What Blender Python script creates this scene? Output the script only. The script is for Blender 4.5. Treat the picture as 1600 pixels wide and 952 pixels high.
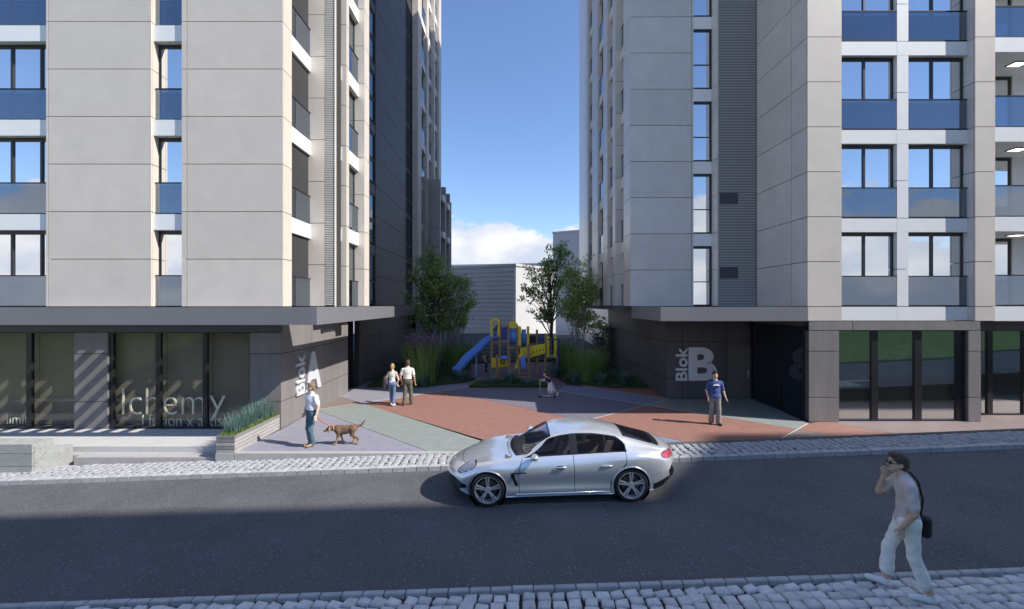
import bpy, bmesh, math, random
import numpy as np
from mathutils import Vector, Matrix
random.seed(7); RNG = np.random.default_rng(7)
D = bpy.data
for o in list(D.objects): D.objects.remove(o)
SC = bpy.context.scene
COL = SC.collection
# ------------------------------------------------------------------ camera
FPX = 667.0; HCAM = 4.05
cam = D.cameras.new('camera'); cam_o = D.objects.new('camera', cam); COL.objects.link(cam_o)
cam.sensor_width = 36.0; cam.lens = 36.0 * FPX / 1600.0
cam.clip_start = 0.1; cam.clip_end = 3000
cam_o.location = (0, 0, HCAM); cam_o.rotation_euler = (math.pi / 2, 0, 0)
SC.camera = cam_o
# ------------------------------------------------------------------ sun and sky
SUN_DIR = Vector((1.05, -0.339, 1.0)).normalized()          # towards the sun
SUN_EL = math.asin(SUN_DIR.z); SUN_AZ = math.atan2(SUN_DIR.x, SUN_DIR.y)   # azimuth from +Y towards +X
sun = D.lights.new('sun', 'SUN'); sun.energy = 5.0; sun.angle = math.radians(0.5); sun.color = (1.0, 0.95, 0.88)
sun_o = D.objects.new('sun', sun); COL.objects.link(sun_o)
sun_o.rotation_euler = (-SUN_DIR).to_track_quat('-Z', 'Y').to_euler(); sun_o.location = (60, -20, 60)
W = D.worlds.new('World'); SC.world = W; W.use_nodes = True
def build_world():
    nt = W.node_tree; nt.nodes.clear(); N = nt.nodes.new; L = nt.links.new
    out = N('ShaderNodeOutputWorld'); bg = N('ShaderNodeBackground'); bg.inputs[1].default_value = 0.15
    sky = N('ShaderNodeTexSky'); sky.sky_type = 'NISHITA'; sky.sun_disc = False
    sky.sun_elevation = SUN_EL; sky.sun_rotation = SUN_AZ; sky.air_density = 1.0; sky.dust_density = 0.4; sky.ozone_density = 2.5
    tc = N('ShaderNodeTexCoord'); sep = N('ShaderNodeSeparateXYZ'); L(tc.outputs['Generated'], sep.inputs[0])
    # cumulus bank low above the horizon, all the way round
    mp = N('ShaderNodeMapping'); mp.inputs['Scale'].default_value = (1, 1, 1.9); mp.inputs['Location'].default_value = (0.35, 0.0, 0.0); L(tc.outputs['Generated'], mp.inputs[0])
    n1 = N('ShaderNodeTexNoise'); n1.inputs['Scale'].default_value = 4.2; n1.inputs['Detail'].default_value = 9; n1.inputs['Roughness'].default_value = 0.62
    L(mp.outputs[0], n1.inputs['Vector'])
    el = N('ShaderNodeMapRange'); el.inputs[1].default_value = 0.02; el.inputs[2].default_value = 0.35
    el.inputs[3].default_value = 0.30; el.inputs[4].default_value = -0.26; L(sep.outputs[2], el.inputs[0])
    ad = N('ShaderNodeMath'); ad.operation = 'ADD'; L(n1.outputs[0], ad.inputs[0]); L(el.outputs[0], ad.inputs[1])
    ms = N('ShaderNodeMapRange'); ms.interpolation_type = 'SMOOTHSTEP'
    ms.inputs[1].default_value = 0.50; ms.inputs[2].default_value = 0.56; L(ad.outputs[0], ms.inputs[0])
    n2 = N('ShaderNodeTexNoise'); n2.inputs['Scale'].default_value = 9; n2.inputs['Detail'].default_value = 8; L(mp.outputs[0], n2.inputs['Vector'])
    cr = N('ShaderNodeValToRGB'); cr.color_ramp.elements[0].position = 0.36; cr.color_ramp.elements[0].color = (3.3, 3.7, 4.5, 1)
    cr.color_ramp.elements[1].position = 0.62; cr.color_ramp.elements[1].color = (5.0, 5.05, 5.2, 1); L(n2.outputs[0], cr.inputs[0])
    tint = N('ShaderNodeMix'); tint.data_type = 'RGBA'; tint.blend_type = 'MULTIPLY'; tint.inputs[0].default_value = 1.0
    L(sky.outputs[0], tint.inputs[6]); tint.inputs[7].default_value = (0.92, 0.98, 1.12, 1)
    mx = N('ShaderNodeMix'); mx.data_type = 'RGBA'
    L(ms.outputs[0], mx.inputs[0]); L(tint.outputs[2], mx.inputs[6]); L(cr.outputs[0], mx.inputs[7])
    L(mx.outputs[2], bg.inputs[0]); L(bg.outputs[0], out.inputs[0])
build_world()
vs = SC.view_settings; vs.view_transform = 'Standard'; vs.look = 'None'; vs.gamma = 1.0; vs.exposure = 0.42; vs.use_curve_mapping = False
SC.render.engine = 'CYCLES'
SC.cycles.max_bounces = 8; SC.cycles.transparent_max_bounces = 16; SC.cycles.glossy_bounces = 4

# ------------------------------------------------------------------ pixel -> world (measuring aid while laying out)
def gx(px, Y): return (px - 800.0) / FPX * Y
def gz(py, Y): return HCAM - (py - 476.0) / FPX * Y
def ground(px, py, z=0.0):
    Y = (HCAM - z) * FPX / (py - 476.0); return (gx(px, Y), Y)
def zs(X):                                   # level of the pavement along the sloping street
    X = max(-34.0, min(34.0, X)); return 0.034 * (X + 1.9) + 0.0003 * max(0.0, X) ** 2

# ------------------------------------------------------------------ materials
MATS = {}
def mat(name, base=(0.5, 0.5, 0.5), rough=0.6, metal=0.0, spec=0.5, var=0.0, vscale=1.0, var2=None, bump=0.0, bscale=40.0, coat=0.0, streak=False, speck=None, hue=None, objvar=0.0):
    if name in MATS: return MATS[name]
    m = D.materials.new(name); m.use_nodes = True; nt = m.node_tree; N = nt.nodes.new; L = nt.links.new
    b = nt.nodes['Principled BSDF']; b.inputs['Base Color'].default_value = (*base, 1)
    b.inputs['Roughness'].default_value = rough; b.inputs['Metallic'].default_value = metal
    b.inputs['Specular IOR Level'].default_value = spec; b.inputs['Coat Weight'].default_value = coat
    geo = N('ShaderNodeNewGeometry'); col = None
    if var > 0:
        mp = N('ShaderNodeMapping'); mp.inputs['Scale'].default_value = (vscale, vscale, vscale * (0.16 if streak else 1)); L(geo.outputs['Position'], mp.inputs[0])
        n = N('ShaderNodeTexNoise'); n.inputs['Scale'].default_value = 1.0; n.inputs['Detail'].default_value = 7; n.inputs['Roughness'].default_value = 0.62
        L(mp.outputs[0], n.inputs['Vector'])
        mr = N('ShaderNodeMapRange'); mr.inputs[1].default_value = 0.3; mr.inputs[2].default_value = 0.7
        mr.inputs[3].default_value = 1 - var; mr.inputs[4].default_value = 1 + var; L(n.outputs[0], mr.inputs[0])
        mx = N('ShaderNodeMix'); mx.data_type = 'RGBA'; mx.blend_type = 'MULTIPLY'; mx.inputs[0].default_value = 1.0
        mx.inputs[6].default_value = (*base, 1); L(mr.outputs[0], mx.inputs[7]); col = mx.outputs[2]
        if var2:
            n3 = N('ShaderNodeTexNoise'); n3.inputs['Scale'].default_value = vscale * 0.35; n3.inputs['Detail'].default_value = 4; L(geo.outputs['Position'], n3.inputs['Vector'])
            r3 = N('ShaderNodeMapRange'); r3.inputs[1].default_value = 0.42; r3.inputs[2].default_value = 0.62; L(n3.outputs[0], r3.inputs[0])
            m3 = N('ShaderNodeMix'); m3.data_type = 'RGBA'; L(r3.outputs[0], m3.inputs[0]); L(col, m3.inputs[6])
            m3.inputs[7].default_value = (*var2, 1); col = m3.outputs[2]
    if speck:
        v = N('ShaderNodeTexNoise'); v.inputs['Scale'].default_value = speck[0]; v.inputs['Detail'].default_value = 2; L(geo.outputs['Position'], v.inputs['Vector'])
        r4 = N('ShaderNodeMapRange'); r4.inputs[1].default_value = speck[1]; r4.inputs[2].default_value = speck[1] + 0.06; L(v.outputs[0], r4.inputs[0])
        m4 = N('ShaderNodeMix'); m4.data_type = 'RGBA'; L(r4.outputs[0], m4.inputs[0])
        if col: L(col, m4.inputs[6])
        else: m4.inputs[6].default_value = (*base, 1)
        m4.inputs[7].default_value = (*speck[2], 1); col = m4.outputs[2]
    if objvar > 0:
        oi = N('ShaderNodeObjectInfo'); r5 = N('ShaderNodeMapRange'); r5.inputs[3].default_value = 1 - objvar; r5.inputs[4].default_value = 1 + objvar
        L(oi.outputs['Random'], r5.inputs[0]); m5 = N('ShaderNodeMix'); m5.data_type = 'RGBA'; m5.blend_type = 'MULTIPLY'; m5.inputs[0].default_value = 1
        if col: L(col, m5.inputs[6])
        else: m5.inputs[6].default_value = (*base, 1)
        L(r5.outputs[0], m5.inputs[7]); col = m5.outputs[2]
    if col: L(col, b.inputs['Base Color'])
    if bump > 0:
        n2 = N('ShaderNodeTexNoise'); n2.inputs['Scale'].default_value = bscale; n2.inputs['Detail'].default_value = 5; L(geo.outputs['Position'], n2.inputs['Vector'])
        bp = N('ShaderNodeBump'); bp.inputs['Strength'].default_value = bump; bp.inputs['Distance'].default_value = 0.02
        L(n2.outputs[0], bp.inputs['Height']); L(bp.outputs[0], b.inputs['Normal'])
    MATS[name] = m; return m
def glass_mat(name, body=(0.02, 0.03, 0.05), refl=0.5, tint=(0.9, 0.95, 1.0), transp=0.0, tcol=(0.8, 0.85, 0.9), rough=0.02, wave=0.0, graze=1.0):
    if name in MATS: return MATS[name]
    m = D.materials.new(name); m.use_nodes = True; nt = m.node_tree; nt.nodes.clear(); N = nt.nodes.new; L = nt.links.new
    out = N('ShaderNodeOutputMaterial'); d = N('ShaderNodeBsdfDiffuse'); d.inputs[0].default_value = (*body, 1)
    g = N('ShaderNodeBsdfGlossy'); g.inputs[0].default_value = (*tint, 1); g.inputs['Roughness'].default_value = rough
    if wave > 0:
        geo = N('ShaderNodeNewGeometry'); n = N('ShaderNodeTexNoise'); n.inputs['Scale'].default_value = 0.8; L(geo.outputs['Position'], n.inputs['Vector'])
        bp = N('ShaderNodeBump'); bp.inputs['Strength'].default_value = wave; bp.inputs['Distance'].default_value = 0.05; L(n.outputs[0], bp.inputs['Height']); L(bp.outputs[0], g.inputs['Normal'])
    t = N('ShaderNodeBsdfTransparent'); t.inputs[0].default_value = (*tcol, 1)
    m1 = N('ShaderNodeMixShader'); m1.inputs[0].default_value = transp; L(d.outputs[0], m1.inputs[1]); L(t.outputs[0], m1.inputs[2])
    fr = N('ShaderNodeFresnel'); fr.inputs[0].default_value = 1.5
    mr = N('ShaderNodeMapRange'); mr.inputs[1].default_value = 0.04; mr.inputs[2].default_value = 1.0; mr.inputs[3].default_value = refl; mr.inputs[4].default_value = graze
    L(fr.outputs[0], mr.inputs[0])
    gb = N('ShaderNodeNewGeometry'); iv = N('ShaderNodeMath'); iv.operation = 'SUBTRACT'; iv.inputs[0].default_value = 1.0; L(gb.outputs['Backfacing'], iv.inputs[1])
    fm_ = N('ShaderNodeMath'); fm_.operation = 'MULTIPLY'; L(mr.outputs[0], fm_.inputs[0]); L(iv.outputs[0], fm_.inputs[1])      # the inner surface adds no mirror of its own
    m2 = N('ShaderNodeMixShader'); L(fm_.outputs[0], m2.inputs[0]); L(m1.outputs[0], m2.inputs[1]); L(g.outputs[0], m2.inputs[2])
    L(m2.outputs[0], out.inputs[0]); MATS[name] = m; return m

M_PANEL = mat('beige_panel', (0.63, 0.57, 0.50), 0.45, var=0.05, vscale=1.4, bump=0.06, bscale=60, objvar=0.03)
M_DPANEL = mat('beige_panel_shaded', (0.62, 0.59, 0.56), 0.30, var=0.07, vscale=1.2, bump=0.05, bscale=50, objvar=0.04)  # same beige panel as the street front, greyed and glossier for shaded faces
M_STONE = mat('concrete_panel', (0.205, 0.19, 0.185), 0.6, var=0.13, vscale=2.0, streak=True, bump=0.15, bscale=70, objvar=0.05)
M_DARKW = mat('charcoal_panel', (0.095, 0.09, 0.097), 0.5, var=0.14, vscale=2.0, streak=True, bump=0.1, bscale=60, objvar=0.05)
M_JOINT = mat('joint_backing', (0.035, 0.035, 0.038), 0.9)
M_WHITE = mat('white_render', (0.80, 0.80, 0.80), 0.5, var=0.03, vscale=2.0)
M_FASCIA = mat('fascia_metal', (0.185, 0.185, 0.20), 0.35, var=0.05, vscale=0.8)
M_FRAME = mat('window_frame', (0.022, 0.022, 0.026), 0.4)
M_FRAME2 = mat('shop_mullion', (0.018, 0.018, 0.02), 0.35)
M_RAIL = mat('rail_metal', (0.03, 0.03, 0.035), 0.35, metal=0.6)
M_GLASS = glass_mat('window_glass', (0.05, 0.055, 0.06), 0.86, (1.0, 1.0, 1.0), 0.0, wave=0.05)
M_GLASSR = glass_mat('railing_glass', (0.02, 0.03, 0.05), 0.30, (0.74, 0.82, 0.93), 0.7, (0.40, 0.46, 0.54))
M_GLASSE = glass_mat('entrance_glass', (0.014, 0.02, 0.03), 0.045, (0.75, 0.82, 0.95))
M_GLASSS = glass_mat('shop_glass', (0.04, 0.04, 0.04), 0.06, (0.8, 0.82, 0.8), 0.98, (0.95, 0.95, 0.92), graze=0.3)
M_GLASSD = glass_mat('flank_glass', (0.07, 0.085, 0.085), 0.22, (0.75, 0.85, 0.88))
M_GLASSG = glass_mat('shop_glass_mirror', (0.03, 0.035, 0.035), 0.66, (0.95, 0.98, 0.95), 0.0, wave=0.03)
M_LOUVRE = mat('louvre_metal', (0.46, 0.45, 0.45), 0.45)
M_GLASST = glass_mat('stair_glass', (0.012, 0.02, 0.022), 0.16, (0.7, 0.85, 0.9))
M_LOUVRE2 = mat('louvre_cream', (0.52, 0.50, 0.46), 0.5)
M_ASPHALT = mat('asphalt', (0.092, 0.092, 0.098), 0.85, var=0.2, vscale=0.7, bump=0.5, bscale=120, speck=(34, 0.60, (0.20, 0.20, 0.21)))
M_SETT = mat('granite_sett', (0.35, 0.35, 0.36), 0.75, var=0.15, vscale=9, bump=0.4, bscale=90, objvar=0.14)
M_SETTN = mat('granite_sett_brightened', (0.62, 0.595, 0.575), 0.75, var=0.15, vscale=9, bump=0.4, bscale=90, objvar=0.14)  # same stone as the far setts, colour lightened to offset the near shade
M_KERB = mat('granite_kerb', (0.42, 0.42, 0.42), 0.7, var=0.10, vscale=8, bump=0.25, bscale=110, speck=(75, 0.66, (0.12, 0.12, 0.12)), objvar=0.08)
M_MORTAR = mat('mortar', (0.09, 0.085, 0.08), 0.95, var=0.2, vscale=8, bump=0.5, bscale=60)
M_GRANITE = mat('granite_block', (0.33, 0.34, 0.32), 0.75, var=0.10, vscale=5, bump=0.2, bscale=80, speck=(27, 0.63, (0.10, 0.10, 0.10)), objvar=0.06)
M_STEP = mat('stone_step', (0.40, 0.385, 0.37), 0.65, var=0.07, vscale=4, bump=0.12, bscale=80)
M_TERR = mat('terrace_stone', (0.52, 0.505, 0.49), 0.6, var=0.06, vscale=1.5, bump=0.06, bscale=60, objvar=0.03)
M_PLAV = mat('paving_lavender', (0.25, 0.245, 0.29), 0.7, var=0.10, vscale=3.5, bump=0.08, bscale=70)
M_PGRN = mat('paving_sage', (0.23, 0.255, 0.235), 0.7, var=0.10, vscale=3.5, bump=0.08, bscale=70)
M_PTER = mat('paving_terracotta', (0.27, 0.135, 0.105), 0.7, var=0.12, vscale=3.5, bump=0.08, bscale=70)
M_PBRN = mat('paving_brown', (0.21, 0.16, 0.15), 0.7, var=0.10, vscale=3.5, bump=0.08, bscale=70)
M_PPUR = mat('paving_slate', (0.17, 0.15, 0.18), 0.7, var=0.10, vscale=3.5, bump=0.08, bscale=70)
M_PBLU = mat('paving_blue_slate', (0.20, 0.22, 0.30), 0.7, var=0.10, vscale=3.5, bump=0.08, bscale=70)
M_RUBBER = mat('playground_rubber', (0.19, 0.115, 0.15), 0.9, var=0.12, vscale=3, bump=0.2, bscale=90)
M_WLINE = mat('white_stone_strip', (0.78, 0.77, 0.74), 0.6)
M_SOIL = mat('soil_green', (0.03, 0.045, 0.018), 0.95, var=0.3, vscale=6, bump=0.4, bscale=40)
M_LAWN = mat('lawn', (0.15, 0.22, 0.055), 0.9, var=0.25, vscale=2.5, bump=0.5, bscale=40)
M_STEEL = mat('brushed_steel', (0.66, 0.67, 0.70), 0.42, metal=0.15, var=0.05, vscale=6)
M_DOOR = mat('bronze_door', (0.12, 0.115, 0.095), 0.45, var=0.08, vscale=2)
M_DECK = [mat('planter_board_pale', (0.36, 0.345, 0.335), 0.7, var=0.12, vscale=5, bump=0.15, bscale=40), mat('planter_board_grey', (0.21, 0.20, 0.19), 0.75, var=0.2, vscale=5, bump=0.2, bscale=40)]
M_BLIND = mat('shop_blind', (0.22, 0.19, 0.165), 0.8, var=0.10, vscale=1.5)
M_ROOMW = mat('shop_interior', (0.20, 0.20, 0.19), 0.9)
M_LETTER = mat('shop_letter', (0.86, 0.83, 0.74), 0.5)

# ------------------------------------------------------------------ object helpers
WPOS = {}
def link(o, parent=None, pos=None):
    """pos = world position; children are stored relative to their parent"""
    COL.objects.link(o)
    p = Vector(pos) if pos is not None else Vector((0, 0, 0))
    if parent is not None:
        o.parent = parent; o.location = p - WPOS[parent.name]
    else: o.location = p
    WPOS[o.name] = p
    return o
def tag(o, label=None, cat=None, group=None, kind=None):
    if label: o['label'] = label
    if cat: o['category'] = cat
    if group: o['group'] = group
    if kind: o['kind'] = kind
    return o
def empty(name, pos, label=None, cat=None, group=None):
    o = D.objects.new(name, None); o.empty_display_size = 0.2; link(o, None, pos); return tag(o, label, cat, group)
def mesh_from(name, V, F, mats, smooth=False, fm=None):
    me = D.meshes.new(name); me.from_pydata([tuple(v) for v in V], [], [tuple(f) for f in F])
    for m in (mats if isinstance(mats, (list, tuple)) else [mats]): me.materials.append(m)
    if fm is not None: me.polygons.foreach_set('material_index', np.asarray(fm, dtype=np.int32))
    if smooth: me.polygons.foreach_set('use_smooth', np.ones(len(me.polygons), dtype=bool))
    me.update(); return me
def mobj(name, V, F, m, parent=None, pos=(0, 0, 0), smooth=False, fm=None):
    """vertices are relative to pos"""
    o = D.objects.new(name, mesh_from(name, V, F, m, smooth, fm)); return link(o, parent, pos)
CUBEF = [(0, 3, 2, 1), (4, 5, 6, 7), (0, 1, 5, 4), (1, 2, 6, 5), (2, 3, 7, 6), (3, 0, 4, 7)]
def cubev(x0, x1, y0, y1, z0, z1):
    return [(x0, y0, z0), (x1, y0, z0), (x1, y1, z0), (x0, y1, z0), (x0, y0, z1), (x1, y0, z1), (x1, y1, z1), (x0, y1, z1)]
BOXC = {}
def box(name, x0, x1, y0, y1, z0, z1, m, parent=None):
    if x1 < x0: x0, x1 = x1, x0
    if y1 < y0: y0, y1 = y1, y0
    if z1 < z0: z0, z1 = z1, z0
    k = (round(x1 - x0, 4), round(y1 - y0, 4), round(z1 - z0, 4), m.name)
    if k not in BOXC:
        a, b, c = (x1 - x0) / 2, (y1 - y0) / 2, (z1 - z0) / 2
        BOXC[k] = mesh_from(name, cubev(-a, a, -b, b, -c, c), CUBEF, m)
    o = D.objects.new(name, BOXC[k]); return link(o, parent, ((x0 + x1) / 2, (y0 + y1) / 2, (z0 + z1) / 2))
class MB:
    """collects shapes in world coordinates; build() links them as one mesh object"""
    def __init__(s): s.V = []; s.F = []; s.M = []
    def add(s, V, F, mi=0):
        n = len(s.V); s.V += [tuple(v) for v in V]; s.F += [tuple(i + n for i in f) for f in F]; s.M += [mi] * len(F); return s
    def box(s, x0, x1, y0, y1, z0, z1, mi=0): return s.add(cubev(min(x0, x1), max(x0, x1), min(y0, y1), max(y0, y1), min(z0, z1), max(z0, z1)), CUBEF, mi)
    def tube(s, pts, rad, n=8, mi=0, cap=True):
        pts = [Vector(p) for p in pts]; k = len(pts)
        rad = rad if isinstance(rad, (list, tuple)) else [rad] * k
        V = []; F = []; up = None
        for i, p in enumerate(pts):
            t = (pts[min(i + 1, k - 1)] - pts[max(i - 1, 0)]).normalized()
            if up is None:
                up = Vector((0, 0, 1)) if abs(t.z) < 0.9 else Vector((1, 0, 0))
            a = t.cross(up).normalized(); b = a.cross(t).normalized(); up = b
            for j in range(n):
                th = 2 * math.pi * j / n; V.append(p + a * (math.cos(th) * rad[i]) + b * (math.sin(th) * rad[i]))
        for i in range(k - 1):
            for j in range(n):
                j2 = (j + 1) % n; F.append((i * n + j, i * n + j2, (i + 1) * n + j2, (i + 1) * n + j))
        if cap: F.append(tuple(range(n - 1, -1, -1))); F.append(tuple((k - 1) * n + j for j in range(n)))
        return s.add(V, F, mi)
    def obox(s, c, ax, ay, az, mi=0):
        """oriented box: centre and three half-axis vectors"""
        c = Vector(c); ax = Vector(ax); ay = Vector(ay); az = Vector(az)
        V = [c + ax * a + ay * b + az * d for d in (-1, 1) for a, b in ((-1, -1), (1, -1), (1, 1), (-1, 1))]
        return s.add(V, CUBEF, mi)
    def ball(s, c, r, n=10, m=6, mi=0, sc=(1, 1, 1)):
        V = [(c[0], c[1], c[2] - r * sc[2])]; F = []
        for i in range(1, m):
            a = -math.pi / 2 + math.pi * i / m
            for j in range(n):
                t = 2 * math.pi * j / n; V.append((c[0] + r * sc[0] * math.cos(a) * math.cos(t), c[1] + r * sc[1] * math.cos(a) * math.sin(t), c[2] + r * sc[2] * math.sin(a)))
        V.append((c[0], c[1], c[2] + r * sc[2])); l = len(V) - 1
        for j in range(n):
            F.append((0, 1 + (j + 1) % n, 1 + j)); F.append((l, 1 + (m - 2) * n + j, 1 + (m - 2) * n + (j + 1) % n))
        for i in range(m - 2):
            for j in range(n):
                j2 = (j + 1) % n; F.append((1 + i * n + j, 1 + i * n + j2, 1 + (i + 1) * n + j2, 1 + (i + 1) * n + j))
        return s.add(V, F, mi)
    def prism(s, poly, z0, z1, mi=0):
        n = len(poly)
        ar = sum(poly[i][0] * poly[(i + 1) % n][1] - poly[(i + 1) % n][0] * poly[i][1] for i in range(n))
        if ar < 0: poly = poly[::-1]
        V = [(x, y, z0) for x, y in poly] + [(x, y, z1) for x, y in poly]
        F = [tuple(range(n - 1, -1, -1)), tuple(range(n, 2 * n))] + [(i, (i + 1) % n, n + (i + 1) % n, n + i) for i in range(n)]
        return s.add(V, F, mi)
    def build(s, name, m, parent=None, pos=None, smooth=False):
        if pos is None:
            if parent is not None: pos = tuple(WPOS[parent.name])
            else:
                a = np.array(s.V); pos = ((a[:, 0].min() + a[:, 0].max()) / 2, (a[:, 1].min() + a[:, 1].max()) / 2, a[:, 2].min())
        V = [(v[0] - pos[0], v[1] - pos[1], v[2] - pos[2]) for v in s.V]
        return mobj(name, V, s.F, m, parent, pos, smooth, s.M if isinstance(m, (list, tuple)) else None)
# ------------------------------------------------------------------ the setting: ground, road, pavements, plaza
def strip(name, m, y0, y1, dz, xs=None, thick=0.0, ny=1):
    """sheet that follows the slope of the street"""
    xs = xs if xs is not None else np.arange(-34, 34.01, 1.0)
    ys = np.linspace(y0, y1, ny + 1); V = []; F = []
    for x in xs:
        for y in ys: V.append((x, y, zs(x) + dz))
    k = ny + 1
    for i in range(len(xs) - 1):
        for j in range(ny): F.append((i * k + j, (i + 1) * k + j, (i + 1) * k + j + 1, i * k + j + 1))
    return tag(mobj(name, V, F, m), kind='structure')
tag(mobj('ground', [(-900, -900, -1.9), (900, -900, -1.9), (900, 1500, -1.9), (-900, 1500, -1.9)], [(0, 1, 2, 3)], mat('earth', (0.26, 0.26, 0.26), 0.95, var=0.2, vscale=0.1)), kind='structure')
Y_KN, Y_KF = 6.06, 10.70        # road side faces of the near and the far kerb
strip('road', M_ASPHALT, Y_KN - 0.05, Y_KF + 0.05, -0.115, ny=6)
near_pave = strip('near_pavement', mat('dark_joint', (0.035, 0.033, 0.032), .95, var=.3, vscale=9), 5.2, Y_KN - 0.06, -0.085, ny=3)
far_pave = strip('far_pavement', M_MORTAR, Y_KF + 0.06, 12.0, -0.045, xs=np.arange(-34, 34.01, 1.0), ny=2)

def quad_stone(name, w, d, h, jit, rnd, bev):
    """one hand-cut stone: uneven outline, rounded top edge, slightly domed"""
    def ring(s, z):
        return [(sx * w / 2 * s + q[0], sy * d / 2 * s + q[1], z) for (sx, sy), q in zip(((-1, -1), (1, -1), (1, 1), (-1, 1)), jitv)]
    jitv = [(rnd.uniform(-jit, jit), rnd.uniform(-jit, jit)) for _ in range(4)]
    V = ring(1, -h) + ring(1, -bev * 1.1) + ring(1 - bev * 1.3 / w * 2 * 0.6, -bev * 0.25) + ring(1 - bev * 2.2 / w * 2, 0)
    V.append((0, 0, bev * 0.15)); F = []
    for r in range(3):
        for j in range(4): F.append((r * 4 + j, r * 4 + (j + 1) % 4, r * 4 + 4 + (j + 1) % 4, r * 4 + 4 + j))
    for j in range(4): F.append((12 + j, 12 + (j + 1) % 4, 16))
    return V, F
rs = random.Random(3)
def sett_field(parent, xs, rows, y_start, pitch_y, pitch_x, w, d, dz, arc, own, fan, M_SETT=M_SETT):
    var = [quad_stone('sett', w, d, 0.09, 0.016, rs, 0.02) for _ in range(8)]
    meshes = [mesh_from('sett', V, F, M_SETT, True) for V, F in var]
    rest = MB()
    for i, xc in enumerate(xs):
        f = math.sin(xc * fan)
        for j in range(rows):
            t = j / max(1, rows - 1)
            x = xc + arc * f * (4 * t * (1 - t)) + arc * 0.8 * t * math.cos(xc * fan * 0.7) + rs.uniform(-0.017, 0.017); y = y_start + pitch_y * (j + 0.5) + 0.02 * math.sin(i * 1.7) + rs.uniform(-0.012, 0.012)
            rz = -arc * f * 4 * (1 - 2 * t) / (pitch_y * rows) * 0.8 - arc * 0.8 * math.cos(xc * fan * 0.7) / (pitch_y * rows) + rs.uniform(-0.11, 0.11)
            z = zs(x) + dz + rs.uniform(-0.006, 0.006); q = rs.randrange(8)
            if own(i, j):
                o = D.objects.new('sett', meshes[q]); link(o, parent, (x, y, z)); o.rotation_euler = (rs.uniform(-.03, .03), -0.034, rz)
                s = rs.uniform(0.88, 1.06); o.scale = (s, rs.uniform(0.88, 1.06), 1)
            else:
                c, sn = math.cos(rz), math.sin(rz)
                rest.add([(x + vx * c - vy * sn, y + vx * sn + vy * c, z + vz) for vx, vy, vz in var[q][0]], var[q][1])
    if rest.V: tag(rest.build('setts', M_SETT, parent, smooth=True), kind='stuff')
sett_field(near_pave, np.arange(-7.6, 7.61, 0.205), 4, 5.30, 0.165, 0.205, 0.180, 0.143, -0.03, 0.055, lambda i, j: True, 0.55, M_SETTN)
xsf = np.arange(-14.6, 15.0, 0.2)
sett_field(far_pave, xsf, 5, Y_KF + 0.13, 0.178, 0.2, 0.178, 0.138, 0.0, 0.035, lambda i, j: j < 2, 1.15)
def kerbs(parent, x0, x1, ya, yb, step, top, drop):
    me = []
    for q in range(5):
        a, b, h, e = step / 2 - 0.009, (yb - ya) / 2, drop, 0.012
        V = cubev(-a, a, -b, b, -h, -e) [0:4] + [(-a, -b, -e), (a, -b, -e), (a, b, -e), (-a, b, -e)] + [(-a + e, -b + e, 0), (a - e, -b + e, 0), (a - e, b - e, 0), (-a + e, b - e, 0)]
        F = [(0, 3, 2, 1)] + [(j, (j + 1) % 4, 4 + (j + 1) % 4, 4 + j) for j in range(4)] + [(4 + j, 4 + (j + 1) % 4, 8 + (j + 1) % 4, 8 + j) for j in range(4)] + [(8, 9, 10, 11)]
        me.append(mesh_from('kerb_stone', V, F, M_KERB))
    for x in np.arange(x0, x1, step):
        o = D.objects.new('kerb_stone', me[rs.randrange(5)]); link(o, parent, (x + step / 2, (ya + yb) / 2 + rs.uniform(-.003, .003), zs(x + step / 2) + top + rs.uniform(-.004, .004)))
        o.rotation_euler = (0, -0.034 - 0.0006 * max(0, x), 0)
kerbs(near_pave, -9.0, 9.0, Y_KN - 0.085, Y_KN, 0.30, 0.0, 0.2)
kerbs(far_pave, -15.6, 16.2, Y_KF, Y_KF + 0.125, 0.30, 0.004, 0.2)

# plaza: coloured slabs with recessed joints on one bed
plaza = tag(MB().box(-7.56, 34, 11.76, 60, -0.30, -0.012).build('plaza', M_JOINT, pos=(0, 12, 0)), kind='structure')
def inset(poly, d):
    n = len(poly); ar = sum(poly[i][0] * poly[(i + 1) % n][1] - poly[(i + 1) % n][0] * poly[i][1] for i in range(n))
    if ar < 0: poly = poly[::-1]
    P = [Vector(p) for p in poly]; out = []
    for i in range(n):
        a, b, c = P[i - 1], P[i], P[(i + 1) % n]
        e1 = (b - a).normalized(); e2 = (c - b).normalized(); n1 = Vector((-e1.y, e1.x)); n2 = Vector((-e2.y, e2.x))
        k = 1 + n1.dot(n2); out.append(tuple(b + (n1 + n2) * (d / max(k, 0.25))))
    return out
def slab(px, m, z=0.0, gap=0.011):
    poly = inset([ground(*p) for p in px], gap); o = MB().prism(poly, -0.06, z).build('paving_slab', m, plaza, pos=(sum(p[0] for p in poly) / len(poly), sum(p[1] for p in poly) / len(poly), 0)); return o
P1, P2, X23, X34, X45, X56, X68 = (494, 640.5), (531, 620), (570, 631.4), (692, 611), (915, 657.7), (1010, 632.4), (1246, 671)
slab([(366, 706), (439.5, 671), P1, (670, 706)], M_PLAV)
slab([P1, X23, (770, 691.6), (819, 706), (670, 706)], M_PGRN)
slab([P1, P2, X23], M_PBRN)
slab([P2, (566, 600), (600, 585), (760, 585), (760, 601.5), X34, X23], M_PLAV)
slab([X23, X34, X45, (770, 695)], M_PTER)
slab([X34, (760, 601.5), (880, 601.5), (871, 610.6), X56, X45], M_PPUR)
slab([(871, 610.6), (880, 601.5), (914, 604.6), (1044, 623.6), X56], M_PBLU)
slab([(914, 604.6), (900, 598), (1010, 598), (1044, 623.6)], M_PTER)
slab([X56, (1044, 623.6), (1180, 623.6), (1263, 661.6), X68], M_PGRN)
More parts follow.
